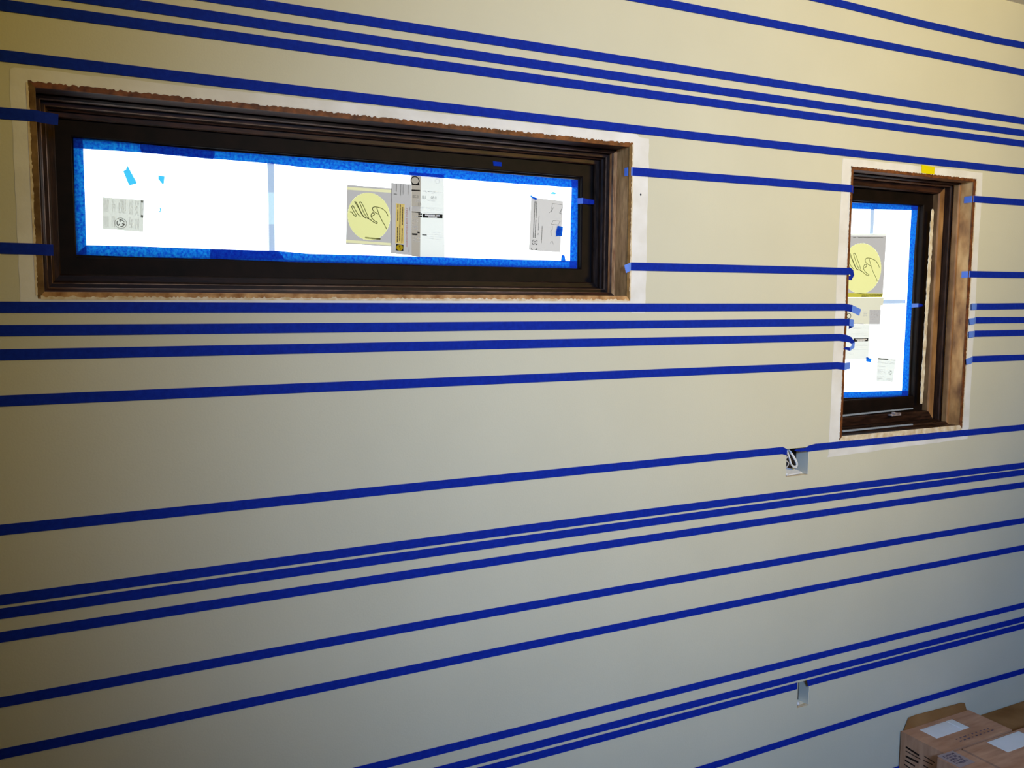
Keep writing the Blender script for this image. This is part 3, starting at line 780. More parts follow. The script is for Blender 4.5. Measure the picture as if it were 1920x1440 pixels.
def sheet_with_round_hole(bm, quad, c, rx, rz, y, n=48):
    """Paper quad with an elliptical hole, both faces."""
    tl, tr, br, bl = [Vector(p) for p in quad]
    C = Vector(c)

    def edge(a):
        d = Vector((math.cos(a), math.sin(a)))
        best = None
        for p, q in ((tl, tr), (tr, br), (br, bl), (bl, tl)):
            e = q - p
            den = d.x * e.y - d.y * e.x
            if abs(den) < 1e-12:
                continue
            w = p - C
            tt = (w.x * e.y - w.y * e.x) / den
            ss = (w.x * d.y - w.y * d.x) / den
            if tt > 0 and -1e-6 <= ss <= 1 + 1e-6 and (best is None or tt < best):
                best = tt
        return C + d * (best if best else rx)
    angs = sorted([2 * math.pi * k / n for k in range(n)] + [math.atan2((p - C).y, (p - C).x) % (2 * math.pi) for p in (tl, tr, br, bl)])
    for i in range(len(angs)):
        a, b = angs[i], angs[(i + 1) % len(angs)]
        if abs(a - b) < 1e-5:
            continue

        def inner(t_):
            d = Vector((math.cos(t_), math.sin(t_)))
            k = 1 / math.sqrt((d.x / rx) ** 2 + (d.y / rz) ** 2)
            return C + d * k
        ia, ib, ea, eb = inner(a), inner(b), edge(a), edge(b)
        if (ea - C).length <= (ia - C).length + 1e-5:
            ea = ia + (ia - C) * .002
        if (eb - C).length <= (ib - C).length + 1e-5:
            eb = ib + (ib - C) * .002
        add_plate(bm, [ia, ea, eb, ib], y, .00012)


# script lettering as read from indoors (mirrored), in a unit circle: x to the right, z up
SCRIPT = [
    [(.89, .06), (.82, .20), (.66, .34), (.44, .41), (.26, .42), (.17, .37), (.18, .27), (.30, .18), (.46, .11)],
    [(.36, .39), (.46, .14), (.58, -.10), (.71, -.30), (.83, -.50)],
    [(.12, .02), (.24, .09), (.23, .16), (.14, .15), (.09, .04), (.15, -.08), (.27, -.18), (.38, -.23), (.34, -.28), (.20, -.22), (.06, -.13), (-.02, -.10)],
    [(-.02, -.10), (-.12, -.03), (-.26, .18), (-.40, .48), (-.43, .58), (-.37, .58), (-.27, .44), (-.16, .22), (-.06, .02), (-.02, -.09)],
    [(-.16, -.06), (-.30, .02), (-.46, .28), (-.62, .52), (-.67, .58), (-.60, .57), (-.50, .40), (-.36, .14), (-.25, -.01), (-.16, -.07)],
    [(-.40, -.02), (-.54, .10), (-.68, .32), (-.75, .42), (-.80, .36), (-.72, .20), (-.60, .02), (-.68, .00), (-.82, .16), (-.88, .14)],
]


def script(bm, c, rx, rz, w, y):
    for st in SCRIPT:
        stroke(bm, [(c[0] + p[0] * rx, c[1] + p[1] * rz) for p in smooth_path(st, 5)], w, y)


# --- long window: grey brand sheet with the yellow disc
t = thing('brand_sticker', 'grey square sticker with a pale yellow disc and mirrored script, long window', 'sticker', ((0.6081, 1.6841)[0], SH, (0.6081, 1.6841)[1]))
c = (0.6092, 1.7443)
rx, rz = (0.0469, 0.0496)
mid = [(0.5618, 1.7974), (0.6600, 1.7965), (0.6587, 1.6907), (0.5585, 1.6941)]
bm = bmesh.new()
sheet_with_round_hole(bm, mid, c, rx, rz, SH)
obj('sheet', bm, M['paper_grey'], t)
bm = bmesh.new()
disc(bm, c, rx, rz, SH)
obj('yellow_disc', bm, M['yellow'], t)
for q, mt in (([(0.5623, 1.8072), (0.6601, 1.8060), (0.6600, 1.8026), (0.5621, 1.8034)], 'paper_grey'), ([(0.5621, 1.8034), (0.6600, 1.8026), (0.6600, 1.7965), (0.5618, 1.7974)], 'cream'),
              ([(0.5585, 1.6941), (0.6587, 1.6907), (0.6580, 1.6856), (0.5582, 1.6881)], 'cream'), ([(0.5582, 1.6881), (0.6580, 1.6856), (0.6580, 1.6833), (0.5580, 1.6858)], 'paper_grey')):
    obj('sheet_band', plate(q, SH, .00012), M[mt], t)
bm = bmesh.new()
script(bm, c, rx, rz, .0016, PR)
obj('mirrored_script', bm, M['ink_olive'], t)
bm = bmesh.new()
lines(bm, [(0.6000, 1.7023), (0.6330, 1.7003), (0.6330, 1.6967), (0.6000, 1.6989)], 1, PR, 3, .9, 14)
add_plate(bm, [(0.6247, 1.7003), (0.6342, 1.6996), (0.6339, 1.6967), (0.6247, 1.6972)], PR2, .0001)
obj('caption', bm, M['ink_olive'], t)

# --- long window: tall label with gold panel
t = thing('homeowner_label', 'tall grey label with a gold panel, right of the yellow disc, long window', 'label', ((0.6809, 1.6671)[0], SH, (0.6809, 1.6671)[1]))
q = [(0.6587, 1.8176), (0.7040, 1.8169), (0.7042, 1.6660), (0.6566, 1.6687)]
obj('sheet', plate(q, SH - .0003, .00012), M['paper_grey'], t)
Y = SH - .0005
g = [(0.6689, 1.7752), (0.6888, 1.7740), (0.6859, 1.6900), (0.6671, 1.6905)]
obj('gold_panel', plate(g, Y, .0001), M['gold'], t)
bm = bmesh.new()
for px in (0.22, 0.48, 0.76):
    lines(bm, [lerp4(g, px - .05, .02), lerp4(g, px - .05, .98), lerp4(g, px + .07, .98), lerp4(g, px + .07, .02)], 1, Y - .0001, int(px * 100), .8, 22)
obj('panel_print', bm, M['ink'], t)
em = [(0.6687, 1.6888), (0.6859, 1.6877), (0.6852, 1.6743), (0.6676, 1.6752)]
o = obj('emblem', plate(em, Y, .0001), M['ink'], t)
bm = bmesh.new()
cc = lerp4(em, .5, .5)
disc(bm, cc, .0076, .0064, Y - .0001, 24)
obj('emblem_disc', bm, M['ochre'], o)
bm = bmesh.new()
stroke(bm, [(cc.x + .002, cc.y - .004), (cc.x + .0, cc.y + .001), (cc.x - .002, cc.y + .004), (cc.x + .002, cc.y + .003)], .001, Y - .00025)
obj('emblem_mark', bm, M['ink'], o)
bm = bmesh.new()
for a, b in ((743.2, 358.5), (752, 366.5), (756, 364), (765.5, 365)):
    p0, p1 = {743.2: [(0.6700, 1.8173), (0.6699, 1.8005)], 752: [(0.6806, 1.8169), (0.6798, 1.7921)], 756: [(0.6858, 1.8155), (0.6853, 1.7952)], 765.5: [(0.6970, 1.8151), (0.6966, 1.7953)]}[a]
    stroke(bm, [p0, p1], .0011 if a != 743.2 else .0018, Y)
p0 = [(0.6648, 1.7944), (0.6708, 1.7944)]
stroke(bm, p0, .002, Y)
for a in ([(0.7007, 1.7684), (0.7003, 1.7610)], [(0.6987, 1.6830), (0.6981, 1.6727)]):
    stroke(bm, a, .0009, Y)
obj('line_print', bm, M['ink_mid'], t)
bm = bmesh.new()
add_text(bm, 'LEAVE FOR HOMEOWNER', (0.6934, 1.7244), Y, .0036, .083, math.radians(90), True)
obj('upright_print', bm, M['ink_red'], t)

# --- long window: white energy paper hanging behind the dark tape
t = thing('energy_paper', 'long white printed paper hanging from the pane top, right of the tall label', 'paper', ((0.7427, 1.6653)[0], SH, (0.7427, 1.6653)[1]))
obj('overlap_dim_margin', plate([(0.7044, 1.8358), (0.7265, 1.8356), (0.7240, 1.6631), (0.7042, 1.6643)], SH, .00012), M['paper_dim'], t)  # single layer, darkening of the overlap painted in
q = [(0.7265, 1.8356), (0.7802, 1.8352), (0.7820, 1.6631), (0.7240, 1.6631)]
obj('sheet', plate(q, SH, .00012), M['paper'], t)
bm = bmesh.new()
c = (0.7129, 1.8256)
ring(bm, c, .0105, .0095, .0022, PR)
add_plate(bm, [(0.7053, 1.8212), (0.7092, 1.8179), (0.7165, 1.8179), (0.7223, 1.8218), (0.7233, 1.8158), (0.7049, 1.8161)], PR, .0001)
add_plate(bm, [(0.7046, 1.8062), (0.7245, 1.8064), (0.7245, 1.8038), (0.7046, 1.8034)], PR, .0001)
stroke(bm, [(0.7052, 1.7587), (0.7249, 1.7583)], .0016, PR)
lines(bm, [(0.7200, 1.7580), (0.7287, 1.7579), (0.7286, 1.7478), (0.7200, 1.7483)], 2, PR, 9, .75, 2)
add_plate(bm, [(0.7056, 1.7132), (0.7180, 1.7128), (0.7180, 1.7094), (0.7056, 1.7095)], PR, .0001)
lines(bm, [(0.7180, 1.7180), (0.7285, 1.7172), (0.7285, 1.7138), (0.7180, 1.7140)], 1, PR, 5, .9, 3)
lines(bm, [(0.7291, 1.7123), (0.7397, 1.7119), (0.7397, 1.7096), (0.7291, 1.7098)], 1, PR, 6, .9, 6)
obj('dark_print', bm, M['ink'], t)
blk = [(0.7303, 1.7561), (0.7772, 1.7567), (0.7770, 1.7483), (0.7300, 1.7476)]
o = obj('black_bar', plate(blk, PR, .0001), M['ink'], t)
bm = bmesh.new()
lines(bm, sub(blk, .12, .88, .1, .52), 1, PR2, 12, .85, 14)
lines(bm, sub(blk, .28, .72, .55, .95), 1, PR2, 13, .8, 9)
obj('bar_lettering', bm, M['white_print'], o)
bm = bmesh.new()
for txt, cx, cy, wd in (('0.28', 779.5, 368.5, .0135), ('0.28', 795.5, 369.5, .009), ('0.50', 813.5, 370.5, .013), ('0.2', 787, 383, .007)):
    add_text(bm, txt, {779.5: (0.7140, 1.7918), 795.5: (0.7337, 1.7918), 813.5: (0.7562, 1.7919), 787: (0.7232, 1.7758)}[cx], PR, .0058, wd, 0, True)
obj('ratings', bm, M['ink_mid'], t)
bm = bmesh.new()
lines(bm, [(0.7301, 1.8052), (0.7764, 1.8051), (0.7764, 1.8036), (0.7301, 1.8035)], 1, PR, 21, .7, 12)
r_ = random.Random(4)
pts = [lerp4([(0.7313, 1.8070), (0.7606, 1.8065), (0.7606, 1.7996), (0.7313, 1.8002)], k / 22, .5 + r_.uniform(-.45, .45)) for k in range(23)]
stroke(bm, pts, .0006, PR)
lines(bm, [(0.7300, 1.7870), (0.7619, 1.7876), (0.7618, 1.7836), (0.7300, 1.7830)], 2, PR, 22, .6, 9)
lines(bm, [(0.7121, 1.7866), (0.7263, 1.7865), (0.7263, 1.7805), (0.7121, 1.7809)], 3, PR, 23, .5, 5)
add_plate(bm, [(0.7047, 1.7709), (0.7254, 1.7709), (0.7253, 1.7604), (0.7046, 1.7606)], PR, .0001)
lines(bm, [(0.7256, 1.7708), (0.7783, 1.7706), (0.7782, 1.7637), (0.7256, 1.7623)], 3, PR, 24, .3, 12)
stroke(bm, [(0.7256, 1.7584), (0.7782, 1.7593)], .0008, PR)
lines(bm, [(0.7070, 1.7506), (0.7194, 1.7506), (0.7193, 1.7483), (0.7070, 1.7483)], 1, PR, 25, .8, 3)
lines(bm, [(0.7064, 1.7431), (0.7199, 1.7432), (0.7192, 1.7197), (0.7063, 1.7204)], 7, PR, 26, .4, 5)
lines(bm, [(0.7068, 1.7067), (0.7241, 1.7062), (0.7241, 1.6947), (0.7068, 1.6953)], 4, PR, 27, .4, 6)
lines(bm, [(0.7416, 1.7183), (0.7769, 1.7174), (0.7769, 1.6988), (0.7416, 1.6999)], 4, PR, 28, .15, 9)
c = (0.7648, 1.8279)
ring(bm, c, .0058, .0052, .0011, PR, 18)
obj('grey_print', bm, M['ink_grey'], t)

# --- long window: pale sticker low on the left
t = thing('text_sticker', 'pale square sticker of tiny print low on the left, long window', 'sticker', ((0.1302, 1.6966)[0], SH, (0.1302, 1.6966)[1]))
q = [(0.0974, 1.7560), (0.1675, 1.7545), (0.1651, 1.6954), (0.0952, 1.6981)]
obj('sheet', plate(q, SH, .00012), M['paper_light'], t)
bm = bmesh.new()
for u0, u1, v0, v1, n, sd in ((.02, .15, .05, .47, 5, 1), (.22, .31, .05, .45, 3, 2), (.38, .57, .04, .46, 5, 3), (.64, .73, .05, .48, 3, 4), (.79, .90, .04, .50, 4, 5), (.02, .15, .60, .94, 5, 6), (.22, .30, .58, .92, 3, 7), (.64, .73, .58, .9, 2, 8), (.80, .90, .60, .94, 3, 9)):
    s_ = sub(q, u0, u1, v0, v1)
    lines(bm, [s_[1], s_[2], s_[3], s_[0]], n, PR, sd, .55, 6)
obj('tiny_print', bm, M['ink_grey'], t)
bm = bmesh.new()
s_ = sub(q, .935, .995, .02, .56)
for a in (sub(s_, 0, 1, 0, .12), sub(s_, 0, 1, .84, 1), sub(s_, 0, .14, 0, 1), sub(s_, .84, 1, 0, 1)):
    add_plate(bm, a, PR, .0001)
obj('black_box_print', bm, M['ink_mid'], t)
bm = bmesh.new()
cc = lerp4(q, .44, .78)
ring(bm, cc, .0105, .0100, .0009, PR)
for a in (.4, 2.5, 4.6):
    p_ = [(cc.x + .0065 * math.cos(a + k * .35), cc.y + .0062 * math.sin(a + k * .35)) for k in range(5)]
    stroke(bm, p_, .0016, PR)
    stroke(bm, [p_[-1], (cc.x + .003 * math.cos(a + 1.4), cc.y + .003 * math.sin(a + 1.4))], .0022, PR)
obj('round_emblem', bm, M['ink_mid'], t)

# --- long window: instruction sheet at the right
t = thing('instruction_sheet', 'tilted grey instruction sheet with line drawings at the right, long window', 'paper', ((1.0335, 1.6853)[0], SH, (1.0335, 1.6853)[1]))
q = [(0.9989, 1.8057), (1.0847, 1.8019), (1.0777, 1.6828), (0.9938, 1.6856)]
obj('sheet', plate(q, SH, .00012), M['paper_sheet'], t)
bm = bmesh.new()
for u0, u1, v0, v1, n, sd, ch in ((.09, .20, .06, .76, 2, 1, 26), (.25, .28, .26, .7, 1, 2, 14), (.36, .40, .52, .86, 1, 3, 12)):
    s_ = sub(q, u0, u1, v0, v1)
    lines(bm, [s_[1], s_[2], s_[3], s_[0]], n, PR, sd, .5, ch)
obj('upright_print', bm, M['ink_mid'], t)
bm = bmesh.new()
DR = [[(1.0559, 1.7952), (1.0841, 1.7936), (1.0821, 1.7848), (1.0749, 1.7740), (1.0844, 1.7713)], [(1.0559, 1.7952), (1.0525, 1.7772)], [(1.0581, 1.7861), (1.0525, 1.7759)], [(1.0578, 1.7559), (1.0774, 1.7555), (1.0717, 1.7466), (1.0536, 1.7471), (1.0578, 1.7559)], [(1.0558, 1.7429), (1.0566, 1.7355), (1.0516, 1.7303), (1.0547, 1.7206)], [(1.0799, 1.7835), (1.0771, 1.7722)], [(1.0468, 1.7732), (1.0525, 1.7778)], [(1.0498, 1.7031), (1.0563, 1.7083), (1.0592, 1.7009)]]
for st in DR:
    stroke(bm, st, .0009, PR)
obj('line_drawing', bm, M['ink_mid'], t)
bm = bmesh.new()
for st in [[(1.0041, 1.7089), (1.0084, 1.7091)], [(1.0112, 1.7086), (1.0154, 1.7085)], [(1.0035, 1.6991), (1.0078, 1.6990)], [(1.0113, 1.6989), (1.0151, 1.6988)], [(1.0041, 1.7089), (1.0037, 1.7053)], [(1.0154, 1.7085), (1.0152, 1.7050)], [(1.0035, 1.7022), (1.0035, 1.6991)], [(1.0152, 1.7022), (1.0151, 1.6988)], [(1.0001, 1.6911), (1.0005, 1.6868), (1.0043, 1.6869)], [(1.0149, 1.6909), (1.0147, 1.6866), (1.0107, 1.6867)]]:
    stroke(bm, st, .0012, PR)
ring(bm, (1.0095, 1.7039), .003, .0028, .0009, PR, 14)
obj('corner_marks', bm, M['ink'], t)

# --- narrow window: brand sheet
t = thing('brand_sticker', 'grey sticker with a yellow disc and script, narrow window', 'sticker', ((2.1127, 1.5815)[0], SH, (2.1127, 1.5815)[1]))
c = (2.0876, 1.6649)
rx, rz = (0.0817, 0.0724)
mid = [(1.9987, 1.7492), (2.1836, 1.7527), (2.1811, 1.5936), (1.9954, 1.5938)]
bm = bmesh.new()
sheet_with_round_hole(bm, mid, c, rx, rz, SH)
obj('sheet', bm, M['paper_grey'], t)
bm = bmesh.new()
disc(bm, c, rx, rz, SH)
obj('yellow_disc', bm, M['yellow'], t)
obj('sheet_band', plate([(1.9980, 1.7604), (2.1848, 1.7674), (2.1836, 1.7619), (1.9983, 1.7559)], SH, .00012), M['paper'], t)
obj('sheet_band', plate([(1.9983, 1.7559), (2.1836, 1.7619), (2.1836, 1.7527), (1.9987, 1.7492)], SH, .00012), M['paper_grey'], t)
bm = bmesh.new()
lines(bm, [(2.0473, 1.7539), (2.1720, 1.7575), (2.1722, 1.7545), (2.0475, 1.7509)], 1, PR, 41, .7, 12)
stroke(bm, [(2.0666, 1.7537), (2.0732, 1.7519)], .002, PR)
obj('top_print', bm, M['ink_mid'], t)
o = obj('olive_band', plate([(1.9954, 1.5938), (2.1811, 1.5936), (2.1796, 1.5826), (1.9950, 1.5817)], SH, .00012), M['olive'], t)
bm = bmesh.new()
lines(bm, [(2.0923, 1.5914), (2.1766, 1.5927), (2.1761, 1.5849), (2.0929, 1.5826)], 2, PR, 42, .6, 9)
obj('band_print', bm, M['ink'], o)
bm = bmesh.new()
script(bm, c, rx, rz, .0019, PR)
obj('mirrored_script', bm, M['ink_olive'], t)

# --- narrow window: papers below the brand sheet
t = thing('label_sheet', 'grey beige paper directly under the yellow disc, narrow window', 'paper', ((2.1112, 1.5041)[0], SH, (2.1112, 1.5041)[1]))
obj('sheet', plate([(1.9940, 1.5809), (2.1864, 1.5819), (2.1834, 1.5600), (2.1745, 1.5584), (2.1731, 1.5459), (2.1284, 1.5459), (2.1300, 1.5039), (1.9943, 1.5051)], SH, .00012), M['beige'], t)
obj('grey_corner', plate([(2.1284, 1.5459), (2.1754, 1.5459), (2.1749, 1.5035), (2.1300, 1.5039)], SH, .00012), M['paper_grey'], t)
bm = bmesh.new()
lines(bm, [(2.1031, 1.5429), (2.1187, 1.5413), (2.1186, 1.5258), (2.1042, 1.5259)], 3, PR, 51, .5, 2)
lines(bm, [(2.1329, 1.5444), (2.1664, 1.5443), (2.1661, 1.5162), (2.1336, 1.5164)], 6, PR, 52, .4, 4)
lines(bm, [(2.0540, 1.5100), (2.1065, 1.5080), (2.1068, 1.5041), (2.0543, 1.5054)], 1, PR, 53, .9, 8)
obj('grey_print', bm, M['ink_grey'], t)
bm = bmesh.new()
ring(bm, (2.0442, 1.5284), .009, .0085, .0022, PR, 22)
obj('ring_emblem', bm, M['ink'], t)
t = thing('energy_paper', 'white printed paper with a black bar, lower left of the narrow window', 'paper', ((2.0802, 1.4052)[0], SH, (2.0802, 1.4052)[1]))
obj('sheet', plate([(1.9923, 1.5044), (2.1312, 1.5031), (2.1346, 1.4006), (1.9897, 1.4045)], SH, .00012), M['paper'], t)
blk = [(2.0677, 1.4636), (2.1282, 1.4637), (2.1277, 1.4547), (2.0679, 1.4539)]
o = obj('black_bar', plate(blk, PR, .0001), M['ink'], t)
bm = bmesh.new()
lines(bm, sub(blk, .12, .9, .15, .55), 1, PR2, 61, .85, 9)
lines(bm, sub(blk, .25, .8, .55, .95), 1, PR2, 62, .8, 6)
obj('bar_lettering', bm, M['white_print'], o)
bm = bmesh.new()
pts = [(2.0338, 1.4180), (2.0445, 1.4193), (2.0508, 1.4222), (2.0554, 1.4182), (2.0619, 1.4173), (2.0704, 1.4210), (2.0772, 1.4169)]
stroke(bm, pts, .0009, PR)
lines(bm, [(2.0591, 1.4969), (2.1228, 1.4962), (2.1233, 1.4884), (2.0596, 1.4892)], 2, PR, 63, .35, 7)
lines(bm, [(2.0600, 1.4830), (2.1237, 1.4822), (2.1245, 1.4697), (2.0608, 1.4707)], 3, PR, 64, .2, 8)
lines(bm, [(2.0621, 1.4490), (2.1260, 1.4478), (2.1252, 1.4259), (2.0613, 1.4274)], 4, PR, 65, .15, 8)
obj('grey_print', bm, M['ink_grey'], t)
t = thing('text_sticker', 'small pale sticker of tiny print low right, narrow window', 'sticker', ((2.2129, 1.3330)[0], SH, (2.2129, 1.3330)[1]))
q = [(2.1714, 1.4051), (2.2510, 1.3983), (2.2420, 1.3295), (2.1705, 1.3354)]
obj('sheet', plate(q, SH, .00012), M['paper_light'], t)
bm = bmesh.new()
add_plate(bm, sub(q, .02, .58, .01, .075), PR, .0001)
obj('title_bar', bm, M['ink_mid'], t)
bm = bmesh.new()
for u0, u1, v0, v1, n, sd in ((.02, .95, .13, .24, 2, 1), (.04, .5, .32, .40, 1, 2), (.05, .5, .48, .70, 4, 3), (.05, .45, .78, .97, 3, 4), (.58, .95, .84, .98, 3, 5), (.62, 1.0, .02, .10, 1, 6)):
    lines(bm, sub(q, u0, u1, v0, v1), n, PR, sd + 70, .55, 7)
obj('tiny_print', bm, M['ink_grey'], t)
bm = bmesh.new()
cc = lerp4(q, .78, .60)
ring(bm, cc, .0075, .0065, .0008, PR, 20)
for a in (.4, 2.5, 4.6):
    stroke(bm, [(cc.x + .0045 * math.cos(a + k * .4), cc.y + .004 * math.sin(a + k * .4)) for k in range(4)], .0016, PR)
obj('round_emblem', bm, M['ink_mid'], t)

# ------------------------------------------------------------------ holes for wiring
hx0, hx1, hz0, hz1 = HOLE1
t = thing('junction_box', 'open square wall box with looped white cable, below left of narrow window', 'electrical box', ((hx0 + hx1) / 2, .04, hz0))
bm = bmesh.new()
add_box(bm, hx1 - .0016, hx1 + .0006, .0006, .046, hz0 + .0004, hz1 - .0004)
add_box(bm, hx0 - .003, hx0 - .0002, .014, .046, hz0, hz1)
add_box(bm, hx0 - .003, hx1 + .003, .014, .046, hz1 + .0002, hz1 + .003)
add_box(bm, hx0 - .003, hx1 + .003, .014, .046, hz0 - .003, hz0 - .0002)
obj('box_shell', bm, M['box_plastic'], t)
obj('box_back', box(hx0 - .003, hx1 + .003, .044, .048, hz0 - .003, hz1 + .003), M['cavity_shade'], t)  # back darkened for the shade inside
bm = bmesh.new()
w_ = hx1 - hx0
h_ = hz1 - hz0


def HP(u, v, y):
    return (hx0 + w_ * u, y, hz0 + h_ * v)


tube(bm, smooth_path([HP(.33, .98, .030), HP(.32, .70, .018), HP(.33, .45, .012), HP(.42, .34, .010), HP(.56, .32, .010), HP(.60, .42, .012), HP(.50, .66, .018), HP(.42, .90, .030)], 5), .0022)
tube(bm, smooth_path([HP(.36, .98, .034), HP(.46, .80, .022), HP(.62, .52, .016), HP(.66, .36, .014), HP(.58, .26, .012), HP(.44, .30, .010), HP(.34, .42, .010), HP(.32, .6, .014)], 5), .0022)
obj('white_cable', bm, M['cable'], t, True)
bm = bmesh.new()
tube(bm, smooth_path([HP(.08, .90, .020), HP(.22, .74, .012), HP(.08, .60, .010), HP(.22, .46, .010), HP(.18, .32, .012), HP(.08, .26, .016)], 5), .0017)
tube(bm, smooth_path([HP(.24, .95, .030), HP(.10, .80, .022), HP(.27, .66, .020), HP(.14, .52, .020)], 5), .0015)
obj('grey_wires', bm, M['cable_grey'], t, True)
bm = bmesh.new()
v = [bm.verts.new(p) for p in (HP(.08, .02, .004), HP(.80, .05, .006), HP(.66, .17, .030), HP(.14, .20, .034), HP(.08, .07, .004), HP(.80, .09, .006), HP(.66, .20, .030), HP(.14, .24, .034))]
for f in ((0, 1, 2, 3), (4, 7, 6, 5), (0, 4, 5, 1), (1, 5, 6, 2), (2, 6, 7, 3), (3, 7, 4, 0)):
    bm.faces.new([v[i] for i in f])
obj('bent_flap', bm, M['cable'], t)
bm = bmesh.new()
tube(bm, [HP(.03, .09, .003), HP(.15, .075, .006), HP(.20, .04, .012)], .0034)
obj('cable_end', bm, M['cable'], t, True)

hx0, hx1, hz0, hz1 = HOLE2
t = thing('outlet_box', 'narrow empty wall slot cut through the lower blue tapes, near the cartons', 'electrical box', ((hx0 + hx1) / 2, .04, hz0))
bm = bmesh.new()
add_box(bm, hx1 - .0014, hx1 + .0006, .0006, .040, hz0 + .0004, hz1 - .0004)
add_box(bm, hx0 - .003, hx1 + .003, .014, .040, hz1 + .0002, hz1 + .003)
add_box(bm, hx0 - .003, hx1 + .003, .014, .040, hz0 - .003, hz0 - .0002)
obj('box_shell', bm, M['box_plastic'], t)
obj('box_back', box(hx0 - .003, hx1 + .003, .038, .042, hz0 - .003, hz1 + .003), M['cavity_shade'], t)
obj('shaded_side', box(hx0 - .003, hx0 - .0002, .002, .038, hz0, hz1), M['cavity_shade'], t)  # dark sheet painted for the shaded left side of the slot
bm = bmesh.new()
tube(bm, [(hx0 + .008, .006, hz0 + .006), (hx0 + .016, .012, hz0 + .007), (hx0 + .020, .025, hz0 + .004)], .004)
obj('cable_end', bm, M['cable'], t, True)


# ------------------------------------------------------------------ tile cartons on the floor
def carton(label, x0, x1, y0, y1, h, hole, mat, rim=0.004, group='tile cartons'):
    """A cardboard carton: sides, floor and a lid with a rectangular window cut in it."""
    t = thing('tile_carton', label, 'carton', ((x0 + x1) / 2, (y0 + y1) / 2, 0.0), group)
    bm = bmesh.new()
    add_box(bm, x0, x1, y0, y0 + rim, .001, h - rim)
    add_box(bm, x0, x1, y1 - rim, y1, .001, h - rim)
    add_box(bm, x0, x0 + rim, y0 + rim, y1 - rim, .001, h - rim)
    add_box(bm, x1 - rim, x1, y0 + rim, y1 - rim, .001, h - rim)
    add_box(bm, x0 + rim, x1 - rim, y0 + rim, y1 - rim, .001, .001 + rim)
    obj('carton_body', bm, M[mat], t)
    bm = bmesh.new()
    if hole:
        a, b, c, d = hole
        for r in ((x0, x1, y0, c), (x0, x1, d, y1), (x0, a, c, d), (b, x1, c, d)):
            add_box(bm, r[0], r[1], r[2], r[3], h - rim, h)
    else:
        add_box(bm, x0, x1, y0, y1, h - rim, h)
    obj('carton_lid', bm, M[mat], t)
    return t


CB = {'h': 0.3000,
      'c1': (2.1993, 2.5050, -0.1495, -0.0060),
      't1': (2.2548, 2.4081, -0.0840, -0.0199),
      'c2': (2.2704, 2.9500, -0.5000, -0.1560),
      't2': (2.3679, 2.5219, -0.2274, -0.1590),
      'c3': (2.1639, 2.2634, -0.4600, -0.1546),
      'c4': (2.5200, 3.0000, -0.1495, -0.0060),
      'h4': 0.2677,
      'flap': [(2.2113, -0.0085, 0.3005), (2.4948, -0.0085, 0.3005), (2.4895, -0.0045, 0.3235), (2.4745, -0.0045, 0.3275), (2.2627, -0.0045, 0.3343), (2.2327, -0.0045, 0.3323)],
      'label': [(2.1696, -0.1479), (2.2350, -0.1479), (2.2350, -0.2190), (2.1696, -0.2190)],
      'tiles': [('larger white tile lying in the carton with the standing flap', 2.2578, 2.3757, -0.0820, -0.0229, -0.0010), ('narrow white tile strip at the right end of that cut opening', 2.3765, 2.4051, -0.0820, -0.0229, -0.0005), ('white tile at the back of the large front carton', 2.3709, 2.5189, -0.2254, -0.1610, -0.0020)],
      'lidprint': [(2.2993, -0.1145, 0.0093, 0.0040), (2.2993, -0.1275, 0.0102, 0.0040), (2.3173, -0.1145, 0.0077, 0.0040), (2.3173, -0.1275, 0.0091, 0.0040), (2.3353, -0.1145, 0.0114, 0.0040), (2.3353, -0.1275, 0.0114, 0.0040), (2.3533, -0.1145, 0.0068, 0.0040), (2.3533, -0.1275, 0.0072, 0.0040), (2.3713, -0.1145, 0.0063, 0.0040), (2.3713, -0.1275, 0.0086, 0.0040), (2.3893, -0.1145, 0.0062, 0.0040), (2.3893, -0.1275, 0.0087, 0.0040), (2.4073, -0.1145, 0.0099, 0.0040), (2.4073, -0.1275, 0.0077, 0.0040), (2.4253, -0.1145, 0.0101, 0.0040), (2.4253, -0.1275, 0.0095, 0.0040), (2.4433, -0.1145, 0.0061, 0.0040), (2.4433, -0.1275, 0.0094, 0.0040)]}
H1 = CB['h']
c1 = carton('tile carton against the wall with a cut lid flap standing up, white tile inside', *CB['c1'], H1, CB['t1'], 'card')
fl = CB['flap']
bm = bmesh.new()
a = [bm.verts.new(p) for p in fl]
b = [bm.verts.new((p[0], p[1] + .003, p[2])) for p in fl]
bm.faces.new(a)
bm.faces.new(b[::-1])
for i in range(len(a)):
    j = (i + 1) % len(a)
    bm.faces.new((a[i], b[i], b[j], a[j]))
o = obj('lid_flap', bm, M['card_dark'], c1)
o['label'] = 'brown lid flap standing up at the back'


def side_print(x, y0, y1, z0, z1, seed, parent):
    """Bold slanted marks printed on a carton's left side."""
    r = random.Random(seed)
    bm = bmesh.new()
    for k, wide in ((0, .42), (1, .30)):
        rows = 15
        for i in range(rows):
            z = z1 - (z1 - z0) * (i + .5) / rows
            ya = y1 - (y1 - y0) * (.05 + .50 * k) - r.uniform(0, .004)
            yb = ya - (y1 - y0) * wide * r.uniform(.55, 1)
            zz = r.uniform(.0025, .0065)
            sl = r.uniform(-.002, .005)
            v = [bm.verts.new(p) for p in ((x - .0006, ya, z), (x - .0006, yb, z - sl), (x - .0006, yb, z - sl - zz), (x - .0006, ya, z - zz))]
            bm.faces.new(v)
    obj('side_print', bm, M['card_print'], parent)


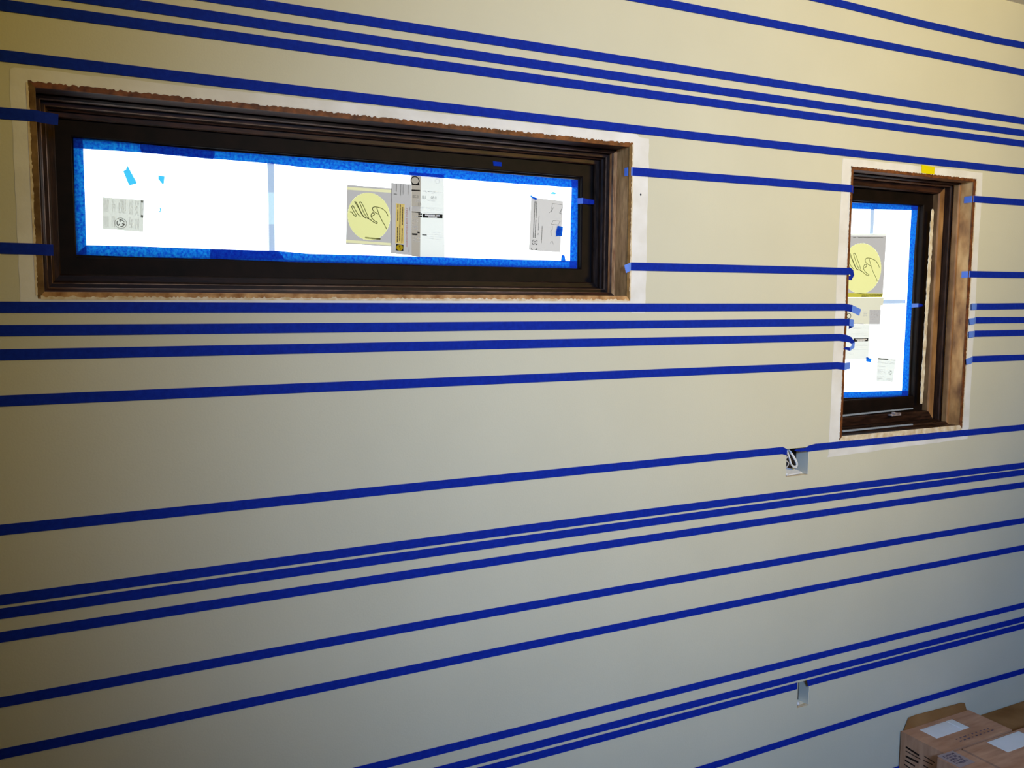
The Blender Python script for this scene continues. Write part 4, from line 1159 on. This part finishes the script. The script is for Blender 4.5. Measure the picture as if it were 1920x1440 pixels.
side_print(CB['c1'][0], CB['c1'][2] + .01, CB['c1'][3] - .01, .06, H1 - .03, 5, c1)
c2 = carton('large tile carton in front with a white tile showing at its back edge', *CB['c2'], H1 - .001, CB['t2'], 'card')
c3 = carton('narrow carton in front with a printed pale label on its top', *CB['c3'], H1 - .002, None, 'card')
c4 = carton('olive brown carton against the wall, right of the standing flap', *CB['c4'], CB['h4'], None, 'card_dark')
lb = CB['label']
bm = bmesh.new()
v = [bm.verts.new((x, y, H1 - .0015)) for x, y in lb]
u = [bm.verts.new((x, y, H1 - .0010)) for x, y in lb]
bm.faces.new(u)
bm.faces.new(v[::-1])
for i in range(4):
    j = (i + 1) % 4
    bm.faces.new((v[i], v[j], u[j], u[i]))
o = obj('shipping_label', bm, M['label'], c3)
bm = bmesh.new()
r_ = random.Random(12)
(ax, ay), (bx_, by_), (cx, cy), (dx, dy) = lb
for i in range(11):
    for k in range(5):
        u0 = .16 + .7 * i / 11
        v0 = .14 + .72 * k / 5
        if r_.random() < .85:
            x = ax + (bx_ - ax) * u0
            yv = ay + (dy - ay) * v0
            lx, ly = .0046 * r_.uniform(.5, 1), -.009 * r_.uniform(.5, 1)
            bm.faces.new([bm.verts.new(p) for p in ((x, yv, H1 - .0007), (x + lx, yv, H1 - .0007), (x + lx, yv + ly, H1 - .0007), (x, yv + ly, H1 - .0007))])
obj('label_print', bm, M['purple_print'], o)
# print on the lids
bm = bmesh.new()
for x, yv, lx, ly in CB['lidprint']:
    bm.faces.new([bm.verts.new(p) for p in ((x, yv, H1 + .0004), (x + lx, yv, H1 + .0004), (x + lx, yv + ly, H1 + .0004), (x, yv + ly, H1 + .0004))])
obj('lid_print', bm, M['purple_print'], c1)


def tile(label, x0, x1, y0, y1, z):
    bm = bmesh.new()
    add_box(bm, x0, x1, y0, y1, z - .09, z)
    o = obj('ceramic_tile', bm, M['tile'])
    bv = o.modifiers.new('bevel', 'BEVEL')
    bv.width = .0015
    bv.segments = 2
    tag(o, label, 'tile', 'white tiles in the cartons')


for lab, x0, x1, y0, y1, dz in CB['tiles']:
    tile(lab, x0, x1, y0, y1, H1 + dz)
